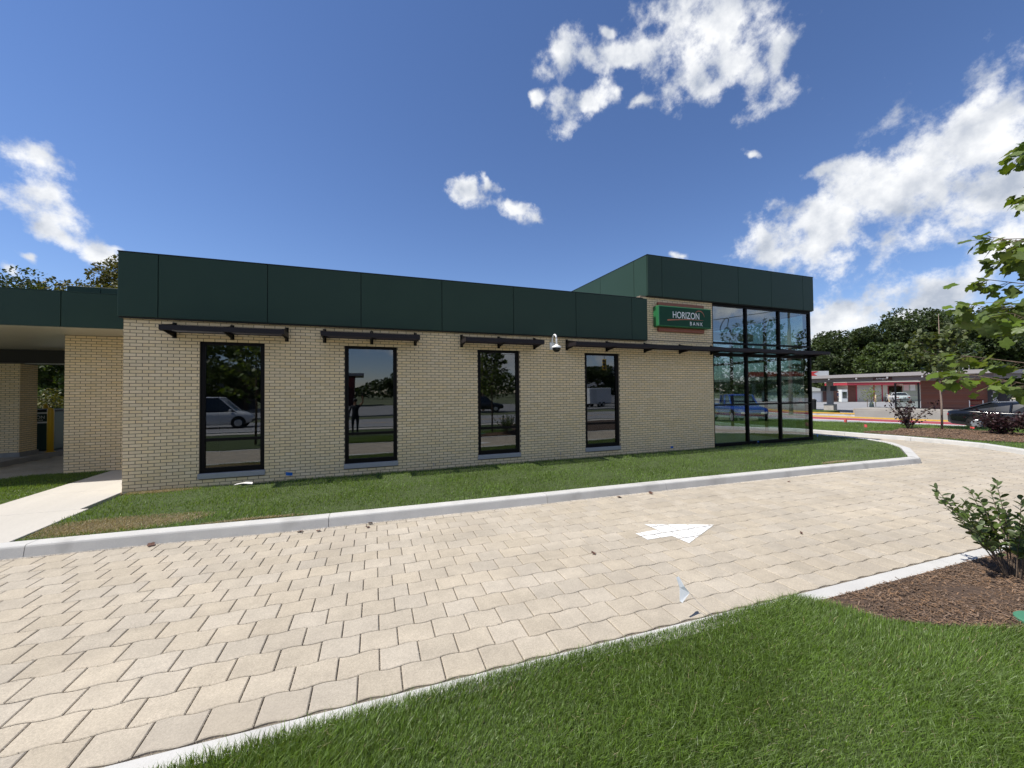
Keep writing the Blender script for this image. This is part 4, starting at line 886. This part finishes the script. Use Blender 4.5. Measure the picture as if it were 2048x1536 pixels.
pb(shop,'shutter',M('shutter',(.50,.48,.40),.7),2.2,4.7,-.04,-.005,0,2.6); d_ = pb(shop,'door',M('shop_door',(.52,.50,.42),.7),4.92,6.0,-.04,-.005,0,2.45); pb(d_,'handle',gb,5.85,5.9,-.07,-.04,1,1.15)
pb(shop,'door_frame',redp,6.0,6.2,-.05,.02,0,2.62); w_ = pb(shop,'window',redp,7.0,9.3,-.05,.01,.9,2.5); pb(w_,'pane',glass_m,7.1,9.2,-.06,-.05,1.0,2.4)
for x, lb in ((3.6,'cream guard post in front of the shutter'),(5.7,'cream guard post near the shop door')):
    p_ = tag(MB().lathe([(.1,0),(.1,1.0),(.06,1.06),(.01,1.08)],10).build('guard_post',M('post_cream',(.62,.50,.30),.6)),lb,'post','guard posts at the shop'); p_.location = SO+SX*x+SN*(-1.6)
ice = thing('ice_chest','white ice merchandiser beside the brick end of the shop','freezer'); local(ice, SO+SX*(-.35)+SN*(-.2)); pb(ice,'cabinet',M('ice_white',(.7,.72,.70),.5),-.4,.5,-.4,.3,.05,1.95); pb(ice,'door',glass_m,-.3,.4,-.42,-.40,.6,1.6)
gar = thing('garage','small garage with grey hip roof and white door','garage'); local(gar, Vector((68.6,33.5,-.1)))
pb(gar,'wall',M('garage_wall',(.66,.66,.64),.8),-1,5.6,0,6,0,1.75); pb(gar,'door',M('garage_door',(.78,.78,.77),.6),.2,4.6,-.05,0,0,1.35)
MB().add([(-1.4,-.5,1.72),(6.0,-.5,1.72),(6.0,6.5,1.72),(-1.4,6.5,1.72),(1.8,3,3.0),(2.8,3,3.0)],[(0,1,5,4),(1,2,5),(2,3,4,5),(3,0,4),(3,2,1,0)]).build('roof',M('grey_shingle',(.21,.22,.21),.9,noise=(3,.15,3)),gar)
fen = thing('board_fence','dark brown board fence between the garage and the shop','fence'); local(fen, Vector((73.0,31.6,-.1)))
for k in range(15): pb(fen,'board',M('fence_brown',(.10,.05,.04),.9,var=.12),k*.2,k*.2+.185,0,.03,0,1.75)
pb(fen,'rail',MATS['fence_brown'],0,3,.03,.07,.3,.4); pb(fen,'rail',MATS['fence_brown'],0,3,.03,.07,1.3,1.4)
gasc = thing('gas_canopy','grey filling-station canopy edge with red zigzag band','canopy'); local(gasc, Vector((72.6,35.9,.1)))
pb(gasc,'roof_slab',M('canopy_grey',(.55,.56,.58),.5),-8,6.0,0,8,4.0,4.9); MB().add([(-8,-.02,4.05),(4.2,-.02,4.05),(3.4,-.02,4.45),(4.3,-.02,4.85),(2.2,-.02,4.8),(1.2,-.02,4.6),(.6,-.02,4.85),(-8,-.02,4.85)],[(0,1,2,3,4,5,6,7)]).build('red_band',M('gas_red',(.55,.03,.03),.5),gasc)
for x in (-5,4): pb(gasc,'post',gs,x,x+.4,3,3.4,-.1,4.0)
ob = thing('traffic_barrel','orange and white marker beside the garage','cone'); ob.location = (67.6,31.5,-.12); MB().lathe([(.42,0),(.40,.05),(.2,.35),(.08,.62)],10).build('body',M('safety_orange',(.75,.10,.03),.5),ob); MB().lathe([(.24,.30),(.17,.42)],10).build('band',white_m,ob)
g = np.random.default_rng(5)
for i,(p_,lb) in enumerate((((50.2,20.6,0.0),'staked sapling with yellow-green leaves left on the station lawn'),((57.5,17.2,-.1),'small leafy sapling seen through the station windscreen'))):
    t = thing('staked_sapling',lb,'tree',p_,0,'saplings by the parking lot'); mb = MB().tube([(0,0,0),(0,0,1.2),(.05,0,2.2)],[.03,.025,.008],5); C = np.array((0,0,1.45))+g.normal(0,1,(260,3))*[.42,.42,.45]
    mb.build('trunk',bark_m,t); V,F = leafquads(C,.16,g); link('crown',npmesh('crown',V,F),leafmat('sapling_leaf',(.16,.19,.03),.35,.25),t)
    sk = MB(); 
    for dx in (-.75,.75): sk.tube([(dx,0,0),(dx,0,.95)],.03,5)
    sk.build('stake',bark_m,t); MB().lathe([(.22,0),(.20,.25),(.10,.55)],8,(0,.0,0)).build('water_bag',M('water_bag',(.03,.05,.05),.6),t)

# ------------------------------------------------------------------ vehicles
def vehicle(name, label, cat, loc, rz, sp, paint, glass=None):
    """local +x is forward. sp: body stations (x, half width, bottom, top), cabin (base rear, top rear, top front, base front), cabin widths, roof height, wheels"""
    t = thing(name, label, cat, loc, rz); B = sp['body']; V = []; k = 12
    for x, hw, zb, zt in B:
        half = [(0,zt+.02),(hw*.6,zt+.012),(hw*.88,zt-.015),(hw*.97,zt-.09),(hw,zt-.26*(zt-zb)-.04),(hw*.985,zb+.28*(zt-zb)),(hw*.9,zb)]
        ring = half+[(-y,z) for y,z in half[:0:-1]]; k = len(ring); V += [(x,y,z) for y,z in ring]
    n = len(B); F = [(i*k+j,(i+1)*k+j,(i+1)*k+(j+1)%k,i*k+(j+1)%k) for i in range(n-1) for j in range(k)]+[tuple(range(k)),tuple(range((n-1)*k,n*k))[::-1]]
    bd = MB().add(V,F).build('body',paint,t,True)
    xr0,xr1,xf1,xf0 = sp['cab']; wb,wr = sp['cabw']; zb = sp['belt']; zr = sp['roof']
    def ring4(x,w,z): return [(x,-w,z),(x,w,z)]
    nseg = 8; bot = []; top = []
    gl = MB(); base = [(xr0,wb*.9),(xr0*.6+xf0*.4,wb),(xf0,wb*.9)]; 
    P = [(xr0,-wb*.88,zb-.05),(xf0,-wb*.88,zb-.05),(xf0,wb*.88,zb-.05),(xr0,wb*.88,zb-.05),(xr1,-wr,zr),(xf1,-wr,zr),(xf1,wr,zr),(xr1,wr,zr),((xr0+xf0)/2,-wb*.97,zb-.05),((xr0+xf0)/2,wb*.97,zb-.05)]
    gl.add(P,[(0,8,5,4),(8,1,5),(1,2,6,5),(2,9,6),(9,3,7,6),(3,0,4,7)]); gl.build('glasshouse',glass or M('car_glass',(.012,.014,.017),.06,spec=.6),t)
    rf_ = MB(); m_ = (xr1+xf1)/2
    rf_.add([(xr1-.05,-wr-.012,zr-.025),(m_,-wr-.02,zr+.0),(xf1+.05,-wr-.012,zr-.025),(xf1+.05,wr+.012,zr-.025),(m_,wr+.02,zr),(xr1-.05,wr+.012,zr-.025),(xr1,-wr*.7,zr+.03),(m_,-wr*.7,zr+.055),(xf1,-wr*.7,zr+.03),(xf1,wr*.7,zr+.03),(m_,wr*.7,zr+.055),(xr1,wr*.7,zr+.03)],
        [(0,1,7,6),(1,2,8,7),(2,3,9,8),(3,4,10,9),(4,5,11,10),(5,0,6,11),(6,7,10,11),(7,8,9,10)]); rf_.build('roof',paint,t,True)
    for s in (-1,1):
        for a, b in (((xr0,s*wb*.885,zb-.03),(xr1,s*(wr+.01),zr)),((xf0,s*wb*.885,zb-.03),(xf1,s*(wr+.01),zr)),(((xr0+xf0)/2,s*wb*.98,zb-.03),((xr1+xf1)/2,s*(wr+.012),zr))): MB().tube([a,b],[.045,.04],5).build('pillar',paint,t)
        mi = MB().chbox(xf0-.35,xf0-.2,s*(wb+.03)-.09,s*(wb+.03)+.09,zb,zb+.14,.03).build('mirror',paint,t)
        for x in sp['wheels']:
            r = sp['r']; y = s*(sp['hw']-.1); w_ = MB().tube([(x,y-s*.10,r),(x,y+s*.105,r)],r,20).build('wheel',M('tyre',(.012,.012,.012),.85),t)
            MB().tube([(x,y+s*.10,r),(x,y+s*.118,r)],[r*.66,r*.55],14).build('rim',M('alloy',(.45,.46,.47),.35,metal=.6),w_)
            MB().tube([(x,y-s*.02,r+.02),(x,s*(sp['hw']+.004),r+.02)],r*1.17,22).build('wheel_arch',M('arch_black',(.006,.006,.006),.9),t)
        x0, x1 = B[0], B[-1]
        MB().chbox(x1[0]-.12,x1[0]+.01,s*x1[1]*.72-.2,s*x1[1]*.72+.2,x1[3]-.26,x1[3]-.1,.03).build('headlight',M('lamp_clear',(.7,.72,.75),.15),t)
        MB().chbox(x0[0]-.012,x0[0]+.15,s*x0[1]*.8-.16,s*x0[1]*.8+.16,x0[3]-.24,x0[3]-.08,.03).build('tail_light',M('lamp_red',(.35,.01,.012),.25),t)
    for xx, nm in ((B[0][0]-.015,'bumper'),(B[-1][0]-.06,'bumper')): MB().chbox(xx,xx+.08,-B[0][1]*.85,B[0][1]*.85,B[0][2]+.02,B[0][2]+.18,.02).build(nm,M('bumper_black',(.02,.02,.02),.6),t)
    return t
SEDAN = dict(body=[(-2.42,.74,.38,.92),(-2.25,.84,.28,.98),(-1.6,.90,.22,1.02),(-.6,.915,.2,.97),(.8,.915,.2,.95),(1.5,.90,.22,.90),(2.15,.84,.28,.78),(2.42,.70,.38,.66)],cab=(-2.05,-.95,.30,1.35),cabw=(.86,.60),belt=.97,roof=1.40,wheels=(-1.4,1.45),r=.33,hw=.915)
VAN = dict(body=[(-2.25,.80,.32,1.05),(-2.15,.88,.25,1.08),(-.5,.90,.22,1.06),(1.1,.90,.22,1.05),(1.75,.86,.25,.95),(2.2,.76,.35,.75)],cab=(-2.22,-2.1,.45,1.35),cabw=(.90,.74),belt=1.05,roof=1.95,wheels=(-1.45,1.5),r=.33,hw=.90)
PICK = dict(body=[(-2.75,.88,.45,1.12),(-2.6,.93,.4,1.14),(-.8,.95,.38,1.12),(.9,.95,.38,1.10),(1.6,.93,.4,1.08),(2.45,.88,.45,1.0),(2.65,.78,.5,.88)],cab=(-.95,-.75,.55,1.25),cabw=(.90,.70),belt=1.12,roof=1.78,wheels=(-1.7,1.7),r=.40,hw=.95)
SUV = dict(body=[(-2.3,.82,.36,1.08),(-2.15,.90,.3,1.1),(-.5,.93,.28,1.08),(1.0,.93,.28,1.06),(1.7,.90,.3,1.0),(2.3,.78,.4,.8)],cab=(-2.25,-1.9,.35,1.2),cabw=(.90,.70),belt=1.08,roof=1.72,wheels=(-1.4,1.45),r=.36,hw=.93)
def paint(n,c,r=.22): return M(n,c,r,spec=.6)
blackp = paint('black_paint',(.008,.009,.011),.12)
vehicle('sedan','black sedan on the street behind the purple shrubs','car',(34.3,-.9,-.21),R(-90)+math.atan2(.22,1),SEDAN,blackp)
vehicle('sedan','silver white sedan parked in front of the red-edged shop','car',(80.2,25.6,-.12),R(40),SEDAN,paint('silver_paint',(.60,.62,.63)))
vehicle('van','small white panel van across the street, mirrored in the leftmost window','van',(-4.6,-20.6,-.2),R(-4),VAN,paint('white_car_paint',(.62,.63,.64)),M('car_glass',(.012,.014,.017),.06))
vehicle('pickup_truck','blue pickup truck mirrored in the glazed corner','truck',(28.2,-9.6,-.2),R(120),PICK,paint('blue_paint',(.01,.05,.30)))
vehicle('sport_utility','dark sport utility car mirrored in the third window','car',(16.6,-31.5,-.2),R(10),SUV,paint('dark_paint',(.02,.022,.025)))

# ------------------------------------------------------------------ across the street behind the camera (seen in the glass)
struct(MB().box(-120,31,-25,-15.2,GZ-.05,-.21).build('road', asph_m)); struct(MB().box(-120,27,-15.2,-15.0,GZ-.05,-.08).build('road_kerb', conc_m)); struct(MB().box(-120,26,-14.6,-13.6,GZ-.05,-.10).build('sidewalk', walk_m))
struct(MB().box(-120,60,-60,-31,GZ-.05,-.20).build('parking_lot', MATS['lot_asphalt']))
struct(MB().box(-120,60,-20.2,-20.05,GZ,-.2055).build('lane_line', yellow_m))
BT = [((-9,-47,0),9.5,5.5,lm2,'green tree across the street mirrored in the leftmost window'),((-17,-50,0),10.5,6,lm1,'dark tree across the street at the left of the leftmost window mirror'),((-2,-66,0),8,5,lm1,'dark tree far behind the red-fronted shop'),((13,-72,0),7,5,lm1,'low dark tree on the far side of the lot'),((24,-66,0),8.5,5,lm1,'dark tree mirrored in the third window'),((19,-58,0),7,4.2,lm2,'green tree mirrored beside the utility pole'),
 ((50,-37,0),10.5,6,lm1,'dark tree mirrored at the left of the glazed corner'),((58,-30,0),12,6.5,lm1,'tall dark tree mirrored in the middle of the glazed corner'),((66,-22,0),11,6.5,lm2,'green tree mirrored at the right of the glazed corner'),((42,-48,0),7,4,lm1,'small dark tree beside the grey hall')]
for i,(l,h,r,mt_,lb) in enumerate(BT): broad_tree('broad_tree', lb, l, h, r, 7000, .42, mt_, 120+i, 'trees across the street', .04, 40)
sh2 = thing('corner_shop','dark red fronted shop with grey canopy across the street','building',(-3.5,-66,-.2)); pb(sh2,'wall',M('shop_dark_red',(.10,.012,.012),.6),-6,6.5,-7,0,0,5.2); pb(sh2,'canopy_roof',gs,-7,8.2,-8,1.6,5.2,5.7); w_ = pb(sh2,'window',gb,-4,5,-.0,.06,.4,3.0); pb(sh2,'sign_band',M('sign_band_red',(.2,.02,.02),.5),-6,6.5,.0,.08,3.4,5.0)
hall = thing('grey_hall','large pale grey metal hall across the street','building',(47,-57,-.2),R(20)); pb(hall,'wall',M('hall_grey',(.42,.43,.45),.7,noise=(.3,.04,2)),-14,14,-9,0,0,6.8); pb(hall,'window',gb,4,6.5,-.01,.06,3.2,5.6); pb(hall,'roof',gs,-14.2,14.2,-9.2,.2,6.8,7.0)
dk = thing('dark_shopfront','dark shopfront with pale shutters across the street','building',(-14.5,-53,-.2)); pb(dk,'wall',M('dark_render',(.05,.05,.055),.7),-7,4,-6,0,0,5.6); 
for x in (-5.5,-2.6,.3): pb(dk,'shutter',M('pale_shutter',(.35,.37,.40),.5),x,x+2.6,0,.06,2.6,4.6)
tr = thing('cargo_trailer','white box trailer with tandem wheels parked across the street','trailer',(34.2,-36.6,-.2),R(-20.5))
MB().chbox(-2.6,2.3,-1.1,1.1,.45,2.6,.06).build('box',M('trailer_white',(.70,.71,.72),.4),tr); pb(tr,'door',M('trailer_door',(.60,.61,.62),.4),-1.9,-1.1,1.1,1.115,.6,2.3); pb(tr,'drawbar',gb,2.3,3.7,-.06,.06,.42,.52)
for x in (-.45,.45):
    for s_ in (-1,1): w_ = MB().tube([(x,s_*.9,.36),(x,s_*1.12,.36)],.36,18).build('wheel',MATS['tyre'],tr); MB().tube([(x,s_*1.12,.36),(x,s_*1.13,.36)],.2,12).build('rim',MATS['alloy'],w_)
def tpole(label, x, y, h):
    p_ = thing('utility_pole',label,'pole',(x,y,-.2)); MB().tube([(0,0,0),(0,0,h)],[.16,.11],10).build('pole',bark_m,p_); pb(p_,'crossarm',bark_m,-1.1,1.1,-.06,.06,h-.8,h-.65); return p_
tpole('wooden utility pole across the street mirrored in the third window',17.2,-33.1,9.0); tpole('wooden utility pole at the crossing right of the bank',38.5,-13.0,9.5)
def wire(label, a, b, sag, r=.02, loops=()):
    a, b = Vector(a), Vector(b); pts_ = [a.lerp(b,i/24)-Vector((0,0,sag*4*(i/24)*(1-i/24))) for i in range(25)]; t = thing('overhead_wire',label,'wire'); mb = MB().tube(pts_,r,5); mb.build('cable',gb,t)
    for s_, rr in loops:
        c = pts_[int(s_*24)]-Vector((0,0,rr)); MB().tube([c+Vector((math.cos(k*math.pi/10)*rr*.7,math.sin(k*math.pi/10)*rr*.5,math.sin(k*math.pi/10)*rr)) for k in range(21)],.035,5).build('coil',gb,t)
wire('span wire carrying the traffic lights over the crossing',(17.2,-33.1,6.3),(38.5,-13,6.3),.5)
wire('upper overhead cable with slack coils over the crossing',(17.2,-33.1,8.3),(38.5,-13,8.8),.6,.03,((.55,.4),(.7,.5),(.85,.6),(.45,.3)))
wire('overhead cable running along the far side of the side street',(17.2,-33.1,8.0),(-60,-33,8.4),.9,.025)
for i,(x,y) in enumerate(((27.2,-23.7),(24.6,-26.1),(33.5,-17.8))):
    tl_ = thing('traffic_light',('yellow traffic light in the middle of the span wire','yellow traffic light left on the span wire','yellow traffic light nearest the street corner')[i],'traffic light',(x,y,4.6),R(45),'traffic lights on the span wire'); MB().chbox(-.18,.18,-.14,.14,-.55,.55,.03).build('housing',bol_m,tl_); pb(tl_,'hanger',gb,-.02,.02,-.02,.02,.55,1.2)
    for z in (-.36,0,.36): MB().tube([(0,.14,z),(0,.32,z)],.13,12).build('visor',gb,tl_)

# ------------------------------------------------------------------ people
def person(label, loc, rz, joints, height, cloth, group=None):
    "one continuous skinned body; joints: name -> (pos, radius, parent)"
    names = list(joints); me = bpy.data.meshes.new('body'); idx = {n_:i for i,n_ in enumerate(names)}
    me.from_pydata([joints[n_][0] for n_ in names],[(idx[n_],idx[joints[n_][2]]) for n_ in names if joints[n_][2]],[])
    o = bpy.data.objects.new('body',me); COL.objects.link(o); sk = o.modifiers.new('skin','SKIN'); o.modifiers.new('sub','SUBSURF').levels = 2
    for i,n_ in enumerate(names):
        r_ = joints[n_][1]; v_ = me.skin_vertices[0].data[i]; v_.radius = r_ if isinstance(r_,tuple) else (r_,r_); v_.use_root = (i == 0)
    dg = bpy.context.evaluated_depsgraph_get(); nm = bpy.data.meshes.new_from_object(o.evaluated_get(dg)); bpy.data.objects.remove(o)
    for mt_ in cloth: nm.materials.append(mt_)
    sk_, sh_, pa_ = joints['neck'][0][2]-.02, joints['pelvis'][0][2]-.02, .07
    for p_ in nm.polygons:
        c = p_.center; hand = any((Vector(joints[h_][0])-c).length < .13 for h_ in ('handL','handR'))
        p_.material_index = 0 if (c.z > sk_ or hand) else (3 if c.z < pa_+.02 else (2 if c.z < sh_ else 1)); p_.use_smooth = True
    t = thing('person',label,'person',loc,rz,group); b = link('body',nm,None,t)
    hd = Vector(joints['head'][0]); MB().lathe([(.10,-.02),(.108,.03),(.095,.09),(.05,.125),(.01,.13)],14,(hd.x,hd.y-.012,hd.z+.01)).build('hair',cloth[4],t,True)
    return t
skin = M('skin',(.42,.24,.16),.5); dk1 = M('dark_shirt',(.02,.02,.025),.8); dk2 = M('dark_trousers',(.022,.024,.032),.8); shoe = M('shoe_black',(.01,.01,.01),.5); hair = M('dark_hair',(.015,.012,.01),.6)
def figure(rh, lh, re, le, step=.0):
    return {'pelvis':((0,0,.95),(.15,.11),None),'spine':((0,0,1.15),(.14,.10),'pelvis'),'chest':((0,.0,1.35),(.17,.11),'spine'),'neck':((0,.01,1.50),.055,'chest'),'chin':((0,.03,1.58),.075,'neck'),'head':((0,.02,1.66),.09,'chin'),'crown':((0,.01,1.73),.07,'head'),
     'shR':((.19,0,1.42),.062,'chest'),'elR':(re,.043,'shR'),'wrR':(tuple(np.array(re)*.12+np.array(rh)*.88),.030,'elR'),'handR':(rh,.034,'wrR'),'shL':((-.19,0,1.42),.062,'chest'),'elL':(le,.043,'shL'),'wrL':(tuple(np.array(le)*.12+np.array(lh)*.88),.030,'elL'),'handL':(lh,.034,'wrL'),
     'hipR':((.10,0,.88),.095,'pelvis'),'knR':((.11,step,.50),.062,'hipR'),'anR':((.11,step*.6,.09),.042,'knR'),'toR':((.12,step*.6+.17,.04),.038,'anR'),'hipL':((-.10,0,.88),.095,'pelvis'),'knL':((-.11,-step*.3,.50),.062,'hipL'),'anL':((-.11,-step,.09),.042,'knL'),'toL':((-.12,-step+.17,.04),.038,'anL')}
person('person in dark clothes holding a phone up, mirrored in the second window',(4.12,-10.42,-.12),0,figure((.34,.22,1.93),(-.30,.10,.80),(.36,.10,1.62),(-.28,.0,1.12)),1.73,(skin,dk1,dk2,shoe,hair))
person('person in dark clothes standing beside the station pier',(73.2,29.6,-.12),R(200),figure((.26,.08,.82),(-.26,.08,.82),(.27,-.02,1.12),(-.27,-.02,1.12),.08),1.73,(skin,M('navy_shirt',(.02,.022,.06),.8),dk2,shoe,hair))
ph = tag(MB().chbox(-.038,.038,-.005,.005,-.08,.08,.004).build('phone',gb),'dark phone held up by the person mirrored in the second window','phone'); ph.location = (4.46,-10.21,1.86)

# ------------------------------------------------------------------ small things
def flag(label, x, y, z, col, h=.16, w=.11, lean=(0,0), rz=0, group='marking flags'):
    t = thing('marking_flag',label,'flag',(x,y,z),rz,group); top = Vector((lean[0],lean[1],h)); MB().tube([(0,0,0),top],.0022,5).build('wire',gs,t)
    n = 5; V = []
    for i in range(n):
        u = i/(n-1); yy = .012*math.sin(u*5+x); V += [(top.x*(.62)+u*w,yy+top.y*.62,h*.62-.02*u),(top.x+u*w,yy*1.4+top.y,h-.03*u)]
    V2 = [(a,b+.0015,c) for a,b,c in V]; m_ = 2*n
    F = [(2*i,2*i+2,2*i+3,2*i+1) for i in range(n-1)]+[(m_+2*i+1,m_+2*i+3,m_+2*i+2,m_+2*i) for i in range(n-1)]
    MB().add(V+V2,F).build('flag',col,t)
blue = M('flag_blue',(.01,.13,.50),.5); pink = M('flag_pink',(.85,.13,.12),.5); whitef = M('flag_white',(.85,.86,.86),.5)
for x,y,rz,h,lb in ((2.88,-.12,.2,.20,'blue flag beside the leftmost window'),(6.15,-.06,1.2,.14,'blue flag between the second and third windows'),(9.72,-.05,1.3,.20,'blue flag below the dome camera'),(13.72,-.08,2.2,.15,'blue flag in front of the brick under the bank sign'),(17.4,-.10,.3,.14,'blue flag at the foot of the glazed corner'),(20.6,-.08,.4,.20,'blue flag at the end of the glazed corner')): flag(lb,x,y,0,blue,h,.13,(0,0),rz)
flag('pink flag at the tip of the street-side mulch',25.75,1.15,-.03,pink,.34,.12,(.02,0),-.5); flag('pink flag further back on the street-side turf',27.4,2.9,-.03,pink,.42,.15,(.05,0),-.4); flag('pink flag below the young street tree',29.7,-.75,0,pink,.2,.13,(0,0),-1)
wf = thing('marking_flag','white flag on a bent wire leaning over the drive','flag',(7.44,-7.40,-.13),0,'marking flags'); MB().tube([(0,0,0),(-.10,.10,.11),(-.16,.16,.20)],.002,5).build('wire',gs,wf)
MB().add([(-.15,.15,.185),(-.20,.16,.25),(-.235,.19,.335),(-.265,.19,.33),(-.245,.17,.24),(-.275,.14,.14),(-.255,.13,.125),(-.15,.152,.183),(-.20,.162,.248),(-.235,.192,.333),(-.265,.192,.328),(-.245,.172,.238),(-.275,.142,.138),(-.255,.132,.123)],[(0,1,4),(1,2,3,4),(0,4,5,6),(11,8,7),(11,10,9,8),(13,12,11,7)]).build('flag',whitef,wf)
pp = tag(MB().add([(0,0,.03),(.16,.02,.045),(.34,-.03,.03),(.33,.05,.05),(.20,.10,.055),(.05,.06,.04),(0,0,.02),(.16,.02,.035),(.34,-.03,.02),(.33,.05,.04),(.20,.10,.045),(.05,.06,.03)],[(0,1,5),(1,4,5),(1,2,3,4),(11,7,6),(11,10,7),(10,9,8,7)]).build('crumpled_paper',M('paper',(.72,.70,.66),.8)),'crumpled white paper lying on the grass below the leftmost window','paper'); pp.location = (1.98,-.42,.03)
lid = thing('valve_lid','green round valve box lid in the mulch at the lower right','lid',(9.93,-8.50,-.11)); MB().lathe([(.16,0),(.16,.02),(.15,.028),(.01,.030)],28).build('cover',M('lid_green',(.06,.20,.12),.6),lid,False); MB().box(-.09,.09,-.004,.004,.0305,.0345).build('rib',MATS['lid_green'],lid)
litter = M('dead_leaf',(.10,.045,.028),.8)
LT = [(1.79,-3.22),(3.62,-3.42),(3.83,-3.50),(4.62,-3.42),(4.55,-3.62),(9.1,-3.60),(9.85,-3.62),(13.4,-3.95),(10.35,-6.20),(7.2,-5.75)]
lv, lf_ = lobed(0); lme = npmesh('fallen_leaf', lv*[1,1,1.6], lf_); lme.materials.append(litter)
LN = ['at the kerb near the walk','left of a pair by the kerb','right of a pair by the kerb','by the kerb under the second window, nearer the kerb','on the stones under the second window','by the crack in the kerb','just past the crack in the kerb','on the stones before the kerb corner','near the white flag side of the arrow','on the stones below the arrow tail','on the near stones by the ribbon','close to the foreground turf']
for (x,y),lb in zip(LT,LN):
    o = bpy.data.objects.new('fallen_leaf',lme); COL.objects.link(o); o.location = (x,y,-.135); o.rotation_euler = (random.uniform(-.4,.4),random.uniform(-.4,.4),random.uniform(0,6.3)); o.scale = (random.uniform(.06,.11),)*3; tag(o,'small brown dead leaf '+lb,'leaf','dead leaves on the drive')
# far woods closing the horizon on every side
g = np.random.default_rng(300); n = 60000; a = g.uniform(0,2*np.pi,n); rr = g.uniform(150,175,n); hh = 6.5+2.2*np.sin(a*9)+1.8*np.sin(a*23+1)+1.2*np.sin(a*57); zz = hh*g.uniform(0,1,n)**.7
V, F = leafquads(np.c_[rr*np.cos(a)+20,rr*np.sin(a),zz], 1.5, g); o = stuff(link('far_woods', npmesh('far_woods',V,F), lm1)); tag(o,'dark band of far-off woods along the horizon','woods')
for i,(l,h,r,mt_,lb) in enumerate((((-9.2,17.2,-.2),3.0,1.9,lm3,'yellowish bush behind the teller machine'),((-7.0,18.5,-.2),2.6,1.7,lm2,'green bush right of the teller machine under the canopy'),((-12.5,17.5,-.2),3.2,2.0,lm2,'green bush hidden mostly by the brick pier'))): broad_tree('hedge_bush', lb, l, h, r, 5200, .13, mt_, 200+i, 'bushes behind the drive-through', .0, 40)
